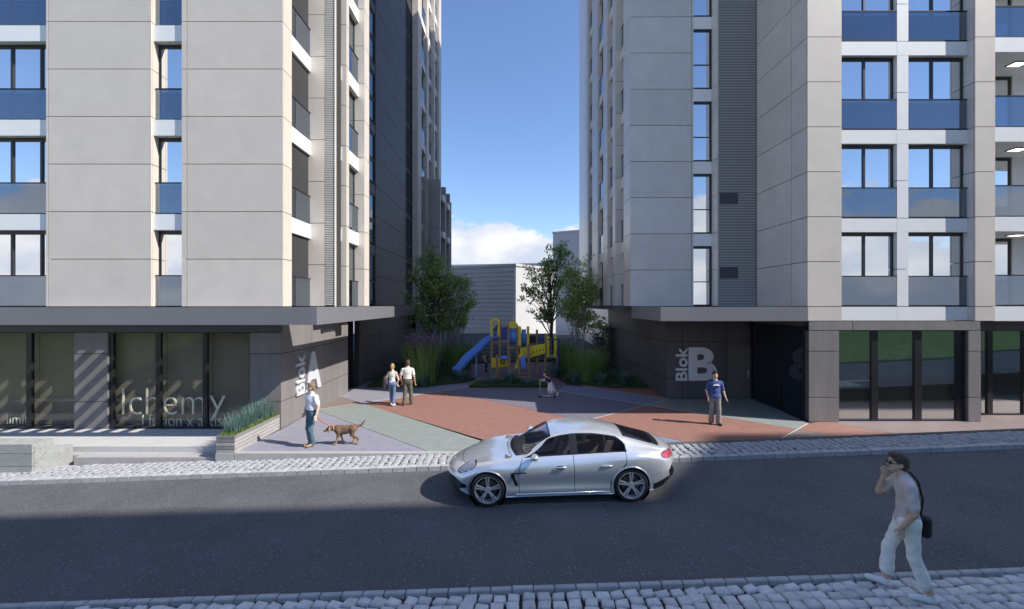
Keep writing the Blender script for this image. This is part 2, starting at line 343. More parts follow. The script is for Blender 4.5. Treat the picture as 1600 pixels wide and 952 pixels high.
slab([X45, X56, X68, (1207, 693), (1183, 706), (1145, 706)], M_PTER)
slab([X45, (1145, 706), (819, 706), (770, 695)], M_PBLU)
slab([X68, (1263, 661.6), (1288, 658), (1432, 685), (1545, 706), (1440, 706), (1341, 687)], M_PTER)
slab([(1207, 693), X68, (1341, 687), (1440, 706), (1183, 706)], M_PBRN)
slab([(1288, 658), (1290, 640), (1800, 640), (1900, 706), (1545, 706), (1432, 685)], M_PBRN)
def white_joint(a, b, z=0.002, w=0.014):
    (x0, y0), (x1, y1) = ground(*a), ground(*b); d = Vector((x1 - x0, y1 - y0, 0)); l = d.length; d.normalize(); n = Vector((-d.y, d.x, 0))
    m = MB().obox(((x0 + x1) / 2, (y0 + y1) / 2, z - 0.03), d * (l / 2 - 0.02), n * w, (0, 0, 0.03)); m.build('joint_strip', M_WLINE, plaza)
for a, b in ((P1, X34), (X34, (732, 605.5)), (X45, (1044, 623.6)), ((1044, 623.6), (1021, 608)), ((871, 610.6), (1130, 651.8)), ((914, 604.6), (1044, 623.6)), ((1263, 661.6), (1207, 693))): white_joint(a, b, w=0.010)
# nosing along the plaza front, retaining risers and the two steps in front of the shops
for x0, x1 in ((-7.54, -5.2), (-5.19, -2.6), (-2.59, -0.6)):
    box('nosing', x0, x1, 11.60, 11.775, -0.5, 0.004, M_STEP, plaza)
tag(MB().box(-40, -7.57, 13.88, 60, -0.4, -0.03).build('building_plot', M_JOINT), kind='structure')
steps = tag(empty('shop_terrace', (-14, 12.5, -0.2)), kind='structure')
for k, x0 in enumerate(np.arange(-28.4, -8.2, 2.02)):
    x1 = min(x0 + 2.01, -8.06)
    box('terrace_slab', x0, x1, 12.17, 13.9, -0.5, 0.0, M_TERR, steps)
for x0, x1 in ((-12.05, -9.96), (-9.95, -8.79), (-8.78, -7.56)):
    box('tread', x0 - (0.0), x1, 11.74, 12.165, -0.62, -0.155, M_STEP, steps)
box('tread', -28, -12.06, 11.9, 12.165, -0.8, -0.155, M_STEP, steps)
# raised granite wall beside the steps
gw = empty('granite_wall', (-14.5, 11.5, -0.6), 'low speckled granite block wall at the foot of the shop steps', 'wall')
def gblock(x0, x1, z0, z1, y1=11.80): box('granite_block', x0 + .004, x1 - .004, 11.26, y1, z0 + .004, z1 - .004, M_GRANITE, gw)
for i, (z0, z1) in enumerate(((0.115, 0.36), (-0.225, 0.11), (-0.9, -0.23))):
    xs_ = [-12.66, -13.72 if i == 0 else -14.6, -16.0, -17.6, -19.2]
    for a, b in zip(xs_[:-1], xs_[1:]): gblock(b, a, z0, z1)
MB().add([(-12.65, 11.30, -.8), (-12.2, 11.86, -.8), (-12.3, 11.86, -.8), (-12.655, 11.42, -.8), (-12.65, 11.30, .30), (-12.2, 11.86, .17), (-12.3, 11.86, .17), (-12.655, 11.42, .30)], CUBEF).build('cheek_stone', M_GRANITE, gw)
# ------------------------------------------------------------------ towers
ST = 3.1; Z0 = 3.98            # storey height, level of the first slab top
G = 0.011                      # half joint
def panels_y(parent, y, x0, x1, z0, z1, m, zoff=0.0, back=0.06, vx=(), every=ST / 2, start=None):
    """panels on a face towards the camera (plane y), split at every half storey and at vx"""
    xs_ = [x0] + list(vx) + [x1]; zl = [z0]; z = Z0 + zoff if start is None else start
    while z < z1 - 0.2:
        if z > z0 + 0.2: zl.append(z)
        z += every
    zl.append(z1)
    for a, b in zip(xs_[:-1], xs_[1:]):
        for c, d in zip(zl[:-1], zl[1:]): box('wall_panel', a + (G if a != x0 else 0), b - (G if b != x1 else 0), y, y + back, c + G, d - G, m, parent)
def panels_x(parent, x, y0, y1, z0, z1, m, side, zoff=0.0, back=0.06, vy=(), every=ST / 2, start=None):
    """panels on a face towards +x (side=1) or -x (side=-1)"""
    ys_ = [y0] + list(vy) + [y1]; zl = [z0]; z = Z0 + zoff if start is None else start
    while z < z1 - 0.2:
        if z > z0 + 0.2: zl.append(z)
        z += every
    zl.append(z1)
    for a, b in zip(ys_[:-1], ys_[1:]):
        for c, d in zip(zl[:-1], zl[1:]): box('wall_panel', x - side * back, x, a + G, b - G, c + G, d - G, m, parent)
def pier(parent, x0, x1, y0, y1, z0, z1, m, faces='S', side=1, vx=(), vy=()):
    """core of joint colour with panels on its visible faces; S = towards the street, E = towards the gap"""
    e = 0.065; MB().box(x0 + (e if side < 0 else 0), x1 - (e if side > 0 else 0), y0 + e, y1, z0, z1).build('pier_core', M_JOINT, parent)
    panels_y(parent, y0, x0, x1, z0, z1, m, vx=vx)
    if 'E' in faces: panels_x(parent, x1 if side > 0 else x0, y0 + 0.06, y1, z0, z1, m, side, vy=vy)
def window_y(parent, x0, x1, y, z0, z1, mull=(), glass=None, fw=0.05, railing=None, mid=None, head=0.12):
    """window on a plane facing the camera: frame > panes; railing glass in front"""
    m = MB().box(x0, x1, y, y + 0.07, z1 - head, z1).box(x0, x1, y, y + 0.07, z0, z0 + fw).box(x0, x0 + fw, y, y + 0.07, z0 + fw, z1 - head).box(x1 - fw, x1, y, y + 0.07, z0 + fw, z1 - head)
    for q in mull: m.box(q - 0.035, q + 0.035, y - 0.012, y + 0.058, z0 + fw, z1 - head)
    w = m.build('window', M_FRAME, parent)
    xs_ = [x0 + fw] + [v for q in mull for v in (q - 0.03, q + 0.03)] + [x1 - fw]
    for a, b in zip(xs_[0::2], xs_[1::2]): box('pane', a, b, y + 0.03, y + 0.045, z0 + fw, z1 - head, glass or M_GLASS, w)
    return w
def railing_y(parent, x0, x1, y, z0, z1):
    r = MB().box(x0, x1, y - 0.03, y + 0.02, z1 - 0.035, z1).box(x0, x1, y - 0.02, y + 0.01, z0, z0 + 0.03).build('railing', M_RAIL, parent)
    box('glass_panel', x0 + .01, x1 - .01, y - 0.012, y, z0 + 0.03, z1 - 0.035, M_GLASSR, r)
def window_x(parent, x, y0, y1, z0, z1, side, glass=None, fw=0.05, mull=()):
    a, b = (x - 0.07, x) if side > 0 else (x, x + 0.07)
    m = MB().box(a, b, y0, y1, z1 - 0.1, z1).box(a, b, y0, y1, z0, z0 + fw).box(a, b, y0, y0 + fw, z0 + fw, z1 - .1).box(a, b, y1 - fw, y1, z0 + fw, z1 - .1)
    for q in mull: m.box(a, b, y0 + fw, y1 - fw, q - .03, q + .03)
    w = m.build('window', M_FRAME, parent); c = x - side * 0.04
    box('pane', c - .008, c + .008, y0 + fw, y1 - fw, z0 + fw, z1 - .1, glass or M_GLASS, w)
def railing_x(parent, x, y0, y1, z0, z1, side):
    r = MB().box(x - .025, x + .025, y0, y1, z1 - .035, z1).build('railing', M_RAIL, parent)
    box('glass_panel', x - .006, x + .006, y0 + .01, y1 - .01, z0, z1 - .035, M_GLASSR, r)
def tower(name, pos, label): return empty(name, pos, label, 'building')
YL, YR, YB = 13.92, 14.72, 18.30
# ================================================================== block A, left
A = tower('apartment_tower', (-14, 20, 0), 'beige panelled tower left of the gap, dark shop fronts under a flat canopy')
HA = 41.2; HAF = 41.2
ZT = 3.98
def storeys(z_top): return [Z0 + ST * k for k in range(-1, int((z_top - Z0) / ST) + 1)]
# front piers and window bays.  px boundaries measured on the front plane
fx = lambda p: gx(p, YL)
VIS = 17.2                     # panels are cut one by one up to here on the street front; plain storeys above
def front_pier(parent, x0, x1, y, depth, m, vx=()):
    MB().box(x0 + .07, x1 - .07, y + .065, y + depth, 3.5, HAF).build('pier_core', M_JOINT, parent)
    panels_y(parent, y, x0, x1, ZT - 0.0, VIS, m, zoff=0.0, vx=vx)
    for z in np.arange(Z0 + ST * 4 + 0.85, HAF - 1, ST): pass
    MB().box(x0, x1, y, y + .06, VIS + .01, HAF).build('upper_wall', m, parent)
XA = -7.474
front_pier(A, fx(72), fx(236), YL, 0.9, M_PANEL, vx=(fx(75.5),))
front_pier(A, fx(284), XA, YL, 0.62, M_PANEL, vx=(fx(292),))
front_pier(A, -24, fx(-78), YL, 0.9, M_PANEL)
for x1, side in ((fx(236), 1),): panels_x(A, x1, YL + .06, YL + 0.45, ZT, VIS, M_PANEL, 1); MB().box(x1 - .06, x1, YL + .06, YL + .45, VIS + .01, HAF).build('upper_wall', M_PANEL, A)
panels_x(A, XA, YL + .06, 14.50, ZT, VIS + 6, M_PANEL, 1)
MB().box(XA - .06, XA, YL + .06, 14.5, VIS + 6.01, HAF).build('upper_wall', M_PANEL, A)
for x0, x1, mull in ((fx(-78), fx(72), (fx(2), fx(49))), (fx(236), fx(284), ())):
    y = YL + 0.30
    for k in range(-1, 11):
        zt = Z0 + ST * (k + 1) - 0.40 if k >= 0 else Z0 + ST * 0 - 0.0
        if k < 0: continue
        zb = Z0 + ST * k if k > 0 else Z0 - 0.0
        # slab band between storeys: 0.5 m tall, its top 0.1 above the floor line
        zs0, zs1 = Z0 + ST * (k + 1) - 0.58, Z0 + ST * (k + 1) - 0.06
        if k <= 4: box('balcony_slab', x0 + .003, x1 - .003, YL + 0.10, y + .4, zs0, zs1, M_WHITE, A)
        else: box('balcony_slab', x0, x1, YL + 0.10, y + .4, zs0, zs1, M_WHITE, A)
        z0 = Z0 + ST * k - 0.06 if k else Z0 - 0.02; z1 = zs0
        if k <= 4:
            window_y(A, x0 + .003, x1 - .003, y, z0, z1, mull=mull)
            railing_y(A, x0 + .006, x1 - .006, YL + 0.18, z0 + 0.02, z0 + 1.06)
        else: box('window', x0, x1, y, y + .05, z0, z1, M_GLASS, A)
box('core_wall', -24, XA - .1, YL + 0.62, 39, 3.5, HA, M_JOINT, A)
# stepped flank towards the gap
def side_bay(parent, xs_, xg, y0, y1, side, ztop, win=True, detail=True):
    """recessed window column in a flank; xs_ slab face, xg glass plane"""
    for k in range(0, int((ztop - Z0) / ST) + 1):
        zs0, zs1 = Z0 + ST * (k + 1) - 0.58, Z0 + ST * (k + 1) - 0.06
        z0 = Z0 + ST * k - 0.06 if k else Z0 - .02
        if z0 + 1 > ztop: break
        box('balcony_slab', xs_ - side * 0.012, xg - side * 0.3, y0 + .003, y1 - .003, zs0, zs1, M_WHITE, parent)
        window_x(parent, xg, y0 + .003, y1 - .003, z0, zs0, side, glass=M_GLASSD if side > 0 else None)
        railing_x(parent, xs_ - side * 0.04, y0 + .006, y1 - .006, z0 + .02, z0 + 1.06, side)
def step_pier(parent, xin, xout, y0, y1, side, ztop, m=None, z0=ZT):
    m = m or M_PANEL; a, b = min(xin, xout), max(xin, xout)
    MB().box(a + (.065 if side < 0 else 0), b - (.065 if side > 0 else 0), y0 + .065, y1, z0 + .02, ztop).build('pier_core', M_JOINT, parent)
    panels_y(parent, y0, a, b, z0, ztop, m); panels_x(parent, xout, y0 + .06, y1, z0, ztop, m, side)
TA = 24.0
side_bay(A, XA, -7.74, 14.50, 15.88, 1, TA)
# pier 2 with the cream perforated louvre beside it
panels_y(A, 15.88, -7.78, -6.955, ZT, TA, M_PANEL); MB().box(-7.75, -6.57, 15.98, 16.4, ZT, HA).build('pier_core', M_JOINT, A)
lv = MB()
for z in np.arange(ZT + .05, TA, 0.085): lv.box(-6.945, -6.60, 15.87, 15.93, z, z + 0.062)
tag(lv.build('louvre_slats', M_LOUVRE2, A), kind='stuff'); box('louvre_post', -6.598, -6.57, 15.85, 15.97, ZT, TA, M_PANEL, A)
side_bay(A, -6.57, -6.80, 16.40, 16.43 + .3, 1, TA)
step_pier(A, -6.85, -6.38, 16.45, 16.72, 1, TA)
side_bay(A, -6.38, -6.56, 16.72, 17.80, 1, TA)
step_pier(A, -6.62, -6.16, 17.80, 18.42, 1, TA)
MB().box(-7.4, -6.17, 15.98, 18.40, TA, HA).build('upper_wall', M_PANEL, A); MB().box(-7.6, -7.2, 14.6, 15.9, TA + .6, HA).build('upper_wall', M_GLASS, A)
# dark flank with a stair window strip
TD = 30.0; XD = -7.05
panels_x(A, XD, 18.45, 20.9, ZT, TD, M_DARKW, 1)
for k in range(0, 8):
    z0 = Z0 + ST * k + .1; window_x(A, XD - .05, 20.95, 22.0, z0, z0 + 1.15, 1, glass=M_GLASST); window_x(A, XD - .05, 20.95, 22.0, z0 + 1.2, z0 + 2.5, 1, glass=M_GLASST); box('spandrel', XD - .1, XD - .02, 20.93, 22.02, z0 + 2.52, z0 + 2.98, M_DARKW, A)
panels_x(A, XD, 22.05, 28.3, ZT, TD, M_DARKW, 1)
box('core_wall', -7.5, XD - .09, 18.4, 39, 3.5, HA, M_JOINT, A)
box('upper_wall', -7.2, XD, 18.45, 28.3, TD + .02, HA, M_DARKW, A)
for k in range(0, 9):
    z0 = Z0 + ST * k; window_x(A, XD - .06, 28.35, 30.4, z0 - .02, z0 + 3.0, 1, mull=(z0 + 1.0,))
# far piers of the flank
TF = 36.0
for xin, xo, y0, y1, yb in ((-7.12, -6.72, 30.5, 31.8, 33.45), (-7.0, -6.68, 33.5, 34.4, 35.55), (-6.9, -6.5, 35.6, 36.1, 37.15), (-6.8, -6.37, 37.2, 38.4, None)):
    step_pier(A, xin, xo, y0, y1, 1, TF)
    if yb: side_bay(A, xo - .02, xo - .3, y1, yb, 1, TF - 1)
box('upper_wall', -7.3, -6.4, 30.5, 38.4, TF + .02, HA, M_PANEL, A)
box('roof_slab', -24, -6.5, YL + .1, 38.3, HA, HA + .4, M_FASCIA, A)
# --- ground floor of block A
zh = gz(519.5, YL)
xw = -7.53
panels_y(A, YL, fx(-300), fx(72), zh, 3.9, M_DARKW, start=9); panels_y(A, YL, fx(72), fx(284.5), zh, 3.9, M_DARKW, start=9); panels_y(A, YL, fx(284.5), fx(439), zh, 3.9, M_DARKW, start=9)
zj1, zj2 = gz(553, YL), gz(628, YL)
for a, b in ((fx(116), fx(168)), (fx(391), xw)):
    for c, d in ((-.02, zj2), (zj2, zj1), (zj1, zh)): box('wall_panel', a, b, YL, YL + .06, c + G, d - G, M_STONE, A)
MB().box(-26, fx(391), YL + .065, YL + .25, zh, 3.9).box(fx(116), fx(168), YL + .065, YL + .25, -.02, zh).box(fx(391), xw - .065, YL + .065, YL + .25, -.02, zh).build('wall_core', M_JOINT, A)
ys_A = [YL + .06, 15.98, 19.6]
for a, b in zip(ys_A[:-1], ys_A[1:]):
    for c, d in ((-.02, gz(628, YL)), (gz(628, YL), gz(553, YL)), (gz(553, YL), 3.9)): box('wall_panel', xw - .06, xw, a + (G if a > 14 else 0), b - G, c + G, d - G, M_STONE, A)
box('wall_core', xw - .3, xw - .065, YL + .25, 19.6, -.02, 3.9, M_JOINT, A)
for c, d in ((-.02, 0.86), (0.86, 2.4), (2.4, 3.9)):
    for a, b in ((21.2, 24.6), (24.6, 28.3), (28.3, 34)): box('wall_panel', xw - .06, xw, a + G, b - G, c + G, d - G, M_DARKW, A)
box('wall_core', xw - .3, xw - .065, 21.2, 39, -.02, 3.9, M_JOINT, A)
# entrance recess on the flank
ent = MB().box(xw - .42, xw - .34, 19.62, 19.72, 0, 3.3).box(xw - .42, xw - .34, 21.08, 21.18, 0, 3.3).box(xw - .42, xw - .34, 19.72, 21.08, 3.2, 3.3).box(xw - .42, xw - .34, 20.38, 20.42, 0, 3.2).build('entrance_door', M_FRAME, A)
for a, b in ((19.72, 20.38), (20.42, 21.08)): box('pane', xw - .39, xw - .375, a, b, 0.02, 3.2, M_GLASSE, ent)
box('lintel', xw - .5, xw - .01, 19.61, 21.19, 3.32, 3.9, M_DARKW, A)
# shop glazing: frames, panes, interior with pale roller blinds that catch the light
def shopfront(parent, x0, x1, muls, y, z0, z1, glass, blinds=True):
    m = MB().box(x0, x1, y + .02, y + .14, z1 - .03, z1).box(x0, x1, y + .02, y + .14, z0, z0 + .05)
    for a, b in muls: m.box(a, b, y + .05, y + .14, z0 + .05, z1 - .03)
    w = m.build('shop_window', M_FRAME2, parent)
    e = [x0] + [v for q in muls for v in q] + [x1]
    for a, b in zip(e[0::2], e[1::2]):
        if b - a > 0.15: box('pane', a + .002, b - .002, y + .10, y + .115, z0 + .05, z1 - .03, glass, w)
    return w
F_ = lambda *a: [(fx(p), fx(q)) for p, q in a]
shopfront(A, fx(-260), fx(115.5), F_((-175, -168), (-70, -62), (38, 46.5), (114, 115.5)), YL, 0.0, zh, M_GLASSS)
shopfront(A, fx(168.5), fx(390.5), F_((168.5, 174.5), (241, 249), (315, 322), (389, 390.5)), YL, 0.0, zh, M_GLASSS)
yb = YL + 0.36
for a, b in ((-190, -66.5), (-65.5, 42), (43, 128), (150, 247), (248, 320), (321, 396)):
    box('roller_blind', fx(a), fx(b), yb, yb + .02, 0.06, zh - .05, M_BLIND, A)
box('shop_back_wall', -26, xw - .3, 17.5, 17.6, 0, 3.4, M_ROOMW, A); box('shop_floor', -26, xw - .31, YL + .26, 17.5, -.2, 0.0, M_ROOMW, A); box('shop_ceiling', -26, xw - .31, YL + .26, 17.5, 3.3, 3.4, M_ROOMW, A)
# canopy round the corner: outer fascia, soffit slats, solid strips
can = MB()
yc0 = 11.92; xc1 = -5.45; cz0, cz1 = 3.48, 3.97
can.box(-26, xc1, yc0, yc0 + .26, cz0, cz1)                         # street fascia
can.box(-26, -7.48, YL - .35, YL - .005, cz0 + .12, cz1 - .01)      # strip along the wall
can.box(xc1 - .66, xc1, yc0 + .26, 24.0, cz0, cz1)                  # fascia band along the flank
can.box(-7.5, xc1 - .66, yc0 + .26, 14.22, cz0 + .12, cz1 - .01)    # corner plate
can.box(-7.5, xc1 - .66, 19.5, 24.0, cz0 + .12, cz1 - .01)
can.build('canopy', M_FASCIA, A)
for x in np.arange(-25.8, -7.6, 0.578): box('canopy_slat', x, x + .10, yc0 + .265, YL - .355, cz0 + .16, cz1 - .12, M_FASCIA, A)
# ================================================================== block B, right
B = tower('apartment_tower', (14, 22, 0), 'beige panelled tower right of the gap, shaded faces coloured grey, white balcony bands and recessed entrance')
rx = lambda p: gx(p, YR)
HB = 36.0; VB = 17.0
XR = rx(1262); TB = 27.0
def r_pier(x0, x1, y0, y1, z0=3.48):
    MB().box(x0 + .065, x1 - .02, y0 + .065, y1, z0, HB).build('pier_core', M_JOINT, B)
    panels_y(B, y0, x0, x1, z0, VB, M_PANEL); MB().box(x0, x1, y0, y0 + .06, VB + .01, HB).build('upper_wall', M_PANEL, B)
r_pier(XR, rx(1315), YR, YB); r_pier(rx(1524), rx(1555), YR, 16.4)
XP = rx(1524)
panels_x(B, XP, YR + .06, 15.4, 3.48, VB, M_DPANEL, -1); panels_x(B, XR, YR + .06, 17.80, 3.48, VB + 3, M_DPANEL, -1, vy=(gx(1262, YR) * FPX / 436.5,))
MB().box(XR, XR + .06, YR + .06, 17.8, VB + 3.01, HB).build('upper_wall', M_DPANEL, B)
ysl, ywn = 14.97, 15.12
xb = [rx(1315), 13.505, 13.905, XP]
for k in range(-1, 8):
    zs0, zs1 = Z0 + ST * (k + 1) - 0.50, Z0 + ST * (k + 1)
    for a, b in ((xb[0], 13.50), (13.505, xb[3] - .25 * 0)):
        box('balcony_slab', a + .003, b - .003, ysl, ywn + .35, zs0 + G, zs1 - G, M_WHITE, B)
    if k < 0: continue
    z0 = Z0 + ST * k; z1 = zs0 + G
    for c, d in ((z0 + G, z0 + 1.3), (z0 + 1.3 + 2 * G, z1)): box('mullion_pier', xb[1] + .002, xb[2] - .002, ysl + .002, ywn + .3, c, d - .001, M_WHITE, B)
    for a, b, q in ((xb[0], xb[1], gx(1350, ywn)), (xb[2], xb[3], gx(1456, ywn))):
        if z0 < 15: window_y(B, a + .003, b - .003, ywn, z0, z1, mull=(q,), fw=.06); railing_y(B, a + .006, b - .006, ysl + .03, z0 + .02, z0 + 1.08)
        else: box('window', a, b, ywn, ywn + .05, z0, z1, M_GLASS, B)
# third bay: deep balconies with a ceiling lamp
x3 = rx(1555)
M_LAMP = D.materials.new('lamp_panel'); M_LAMP.use_nodes = True; _b = M_LAMP.node_tree.nodes['Principled BSDF']; _b.inputs['Emission Color'].default_value = (1, .93, .8, 1); _b.inputs['Emission Strength'].default_value = 2.2
M_SOFF = mat('soffit_grey', (0.36, 0.32, 0.32), 0.7)
for k in range(-1, 8):
    zs0, zs1 = Z0 + ST * (k + 1) - 0.50, Z0 + ST * (k + 1)
    box('balcony_slab', x3 + .003, 24, YR + .03, 17.0, zs0, zs1, M_WHITE, B)
    if k < 0: continue
    z0 = Z0 + ST * k
    if z0 < 15:
        railing_y(B, x3 + .006, 24, YR + .06, z0 + .01, z0 + 1.1)
        window_y(B, x3 + .01, gx(1577, 16.4), 16.35, z0, zs0, fw=.06); box('balcony_wall', gx(1577, 16.4) + .01, 24, 16.3, 16.4, z0, zs0, M_WHITE, B)
        cl = box('ceiling_lamp_frame', 18.06, 18.56, 15.30, 15.66, zs0 - .03, zs0 - .002, M_FRAME, B); box('lamp_panel', 18.10, 18.52, 15.34, 15.62, zs0 - .036, zs0 - .031, M_LAMP, cl)
    else: box('window', x3, 24, 16.35, 16.4, z0, zs0, M_GLASS, B)
box('core_wall', XR + .1, 24, 16.5, 31.5, 3.5, HB, M_JOINT, B); box('core_wall', XR + .1, 16, 15.5, 16.5, 3.5, HB, M_JOINT, B)
# recessed beige block, coloured greyer for its shade, with louvre
bx_ = lambda p: gx(p, YB)
X5 = 5.075
panels_y(B, YB, X5, bx_(1080), 3.97, 19.5, M_DPANEL, start=Z0 + 0.0); panels_y(B, YB, bx_(1080) + .02, bx_(1083.5), 3.97, 19.5, M_DPANEL)
MB().box(X5 + .065, XR, YB + .065, 19.45, 3.97, HB).build('pier_core', M_JOINT, B); box('upper_wall', X5, XR, YB, YB + .05, 19.52, HB, M_DPANEL, B)
panels_x(B, X5, YB + .06, 19.45, 3.97, HB, M_DPANEL, -1)
for k in range(0, 6):
    z0 = Z0 + ST * k; w0, w1 = bx_(1083.5), 8.56
    box('balcony_slab', w0 + .003, w1 - .003, YB - .0, YB + .06, z0 + ST - .52, z0 + ST + .0, M_WHITE, B)
    w = MB().box(w0 + .003, w1 - .003, YB + .005, YB + .06, z0 + ST - .64, z0 + ST - .525).box(w1 - .09, w1 - .003, YB + .005, YB + .06, z0 + .01, z0 + ST - .645).box(w0 + .003, w1 - .1, YB + .0, YB + .06, z0 + 1.02, z0 + 1.06).box(w0 + .003, w1 - .1, YB + .005, YB + .06, z0 + .01, z0 + .07).build('window', M_FRAME, B)
    box('pane', w0 + .003, w1 - .09, YB + .03, YB + .06, z0 + 1.06, z0 + ST - .64, M_GLASS, w); box('pane', w0 + .003, w1 - .09, YB + .02, YB + .05, z0 + .07, z0 + 1.02, MATS['window_glass'], w)
    box('wall_panel', 8.56, 8.62, 17.82, YB, z0 + G, z0 + ST / 2 - G, M_DPANEL, B); box('wall_panel', 8.56, 8.62, 17.82, YB, z0 + ST / 2 + G, z0 + ST - G, M_DPANEL, B)
lv = MB(); xl0, xl1 = 8.60, gx(1168, 17.8)
for z in np.arange(3.98, 19.4, 0.066): lv.add([(xl0, 17.80, z), (XR - .02, 17.80, z), (XR - .02, 17.86, z + .035), (xl0, 17.86, z + .035), (xl0, 17.80, z + .036), (XR - .02, 17.80, z + .036), (XR - .02, 17.86, z + .047), (xl0, 17.86, z + .047)], CUBEF)
tag(lv.build('louvre_slats', M_LOUVRE, B), kind='stuff'); box('louvre_back', xl0 + .03, XR, 17.90, YB, 3.97, HB, M_FRAME, B)
for z in (Z0 + 1.15, Z0 + 1.15 + ST): box('vent_grille', 8.66, 9.42, 17.785, 17.80, z, z + .5, mat('vent_dark', (.06, .06, .07), .5), B)
# flank of block B towards the gap
TBF = 27.0
side_bay(B, 5.25, 5.42, 19.45, 20.6, -1, TBF)
for xo, y0, y1, yb in ((4.99, 20.62, 21.2, 22.48), (5.03, 22.5, 23.6, 25.45), (5.12, 25.5, 27.3, 28.95), (5.17, 29.0, 30.0, None)):
    step_pier(B, 5.6, xo, y0, y1, -1, TBF, M_DPANEL)
    if yb: side_bay(B, xo + .16, xo + .34, y1, yb, -1, TBF)
box('core_wall', 5.5, XR + .2, 19.4, 31, 3.97, HB, M_JOINT, B); box('upper_wall', 5.02, 5.6, 19.5, 30, TBF + .02, HB, M_DPANEL, B)
box('soffit', 4.9, 6.7, 19.4, 30.0, 3.8, 3.96, M_DARKW, B); box('roof_slab', 5.2, 24, YR + .2, 30, HB, HB + .4, M_FASCIA, B)
# taller rear part of block B, behind the flank
box('rear_wall', 8.2, 24, 30.1, 52, 0, 41, M_DPANEL, B)
# ground floor of block B
xbw = 6.64; zc, zd = gz(534.5, YB), gz(591.5, YB)
for a, b in ((xbw, bx_(1066.5)), (bx_(1066.5), bx_(1135.5)), (bx_(1173), XR)):
    for c, d in ((0.0, zd), (zd, zc), (zc, 3.75)): box('wall_panel', a + (G if a > 6.7 else 0), b - G, YB, YB + .06, c + G, d - G, M_DARKW, B)
zdoor = gz(544.5, YB)
box('wall_panel', bx_(1135.5) + G, bx_(1173) - G, YB, YB + .06, zc + G, 3.75, M_DARKW, B); box('wall_panel', bx_(1135.5) + G, bx_(1173) - G, YB, YB + .06, zdoor + .01, zc - G, M_DARKW, B)
door = box('door', bx_(1136.2), bx_(1172), YB + .02, YB + .07, 0.004, zdoor, M_DOOR, B)
MB().tube([(bx_(1168.5), YB - .03, 0.95), (bx_(1168.5), YB - .03, 1.25)], .012).build('handle', M_STEEL, door)
box('wall_core', xbw + .065, XR + .3, YB + .075, 29.5, 0.0, 3.8, M_JOINT, B)
for a, b in zip((YB + .06, 20.2, 22.6, 25.4), (20.2, 22.6, 25.4, 29.5)):
    for c, d in ((0.0, zd), (zd, zc), (zc, 3.78)): box('wall_panel', xbw, xbw + .06, a + G, b - G, c + G, d - G, M_DARKW, B)
# glazed lobby wall on the inner flank
gl = MB()
yy = [14.98, 16.45, 17.98]
gl.box(XR + .05, XR + .13, yy[0], yy[2], 3.22, 3.3).box(XR + .05, XR + .13, yy[0], yy[2], 0, .06)
for q in yy: gl.box(XR + .03, XR + .13, q - .03, q + .03, .06, 3.22)
g_ = gl.build('lobby_window', M_FRAME, B)
for a, b in zip(yy[:-1], yy[1:]): box('pane', XR + .09, XR + .105, a + .03, b - .03, .06, 3.22, M_GLASSE, g_)
box('lintel', XR + .0, XR + .3, 14.98, 18.28, 3.3, 3.47, M_DARKW, B); box('lobby_back', XR + .7, XR + .8, 15.1, 18.3, 0, 3.4, M_ROOMW, B)
# shop front on the street
zt = gz(516.5, YR); z549, z621 = gz(549, YR), gz(621, YR)
for a, b in ((XR + .05, rx(1311)), (rx(1513.5), rx(1532.5))):
    for c, d in ((0.0, z621), (z621, z549), (z549, zt)): box('wall_panel', a, b, YR + .0, YR + .06, c + G, d - G, M_STONE, B)
    box('wall_core', a + .065, b - .065, YR + .065, 15.5, 0, zt, M_JOINT, B)
    for c, d in ((0.0, z621), (z621, z549), (z549, zt)): box('wall_panel', a, a + .06, YR + .065, 14.93 if a < 12 else 15.6, c + G, d - G, M_DARKW, B)
for a, b in ((XR + .05, rx(1332.5)), (rx(1332.5), rx(1532.5))): box('wall_panel', a + G, b - G, YR + .004, YR + .064, zt + G, 3.47, M_STONE, B)
box('wall_panel', rx(1532.5) + G, 24, 15.55, 15.61, gz(516, 15.7), 3.47, M_DARKW, B)
R_ = lambda *a: [(rx(p), rx(q)) for p, q in a]
shopfront(B, rx(1311.5), rx(1513), R_((1367, 1377), (1435, 1446), (1501, 1513)), YR + .08, 0.0, zt, M_GLASSG)
r2 = lambda p: gx(p, 15.7)
shopfront(B, r2(1533), r2(1900), [(r2(1541), r2(1549)), (r2(1596), r2(1604)), (r2(1690), r2(1698)), (r2(1790), r2(1798))], 15.6, 0.0, gz(516, 15.7), M_GLASSG)
box('shop_back_wall', XR + .8, 24, 17.2, 17.3, 0, 3.4, M_ROOMW, B)
# canopy over the entrance court
xcl = 5.12
cb = MB().box(xcl, XR - .0, YR - .02, YR + .3, 3.48, 3.965).box(xcl, xcl + .3, YR + .3, YB - .01, 3.48, 3.965).box(xcl + .3, XR, YR + .3, YB - .01, 3.62, 3.9)
cb.build('canopy', M_FASCIA, B)
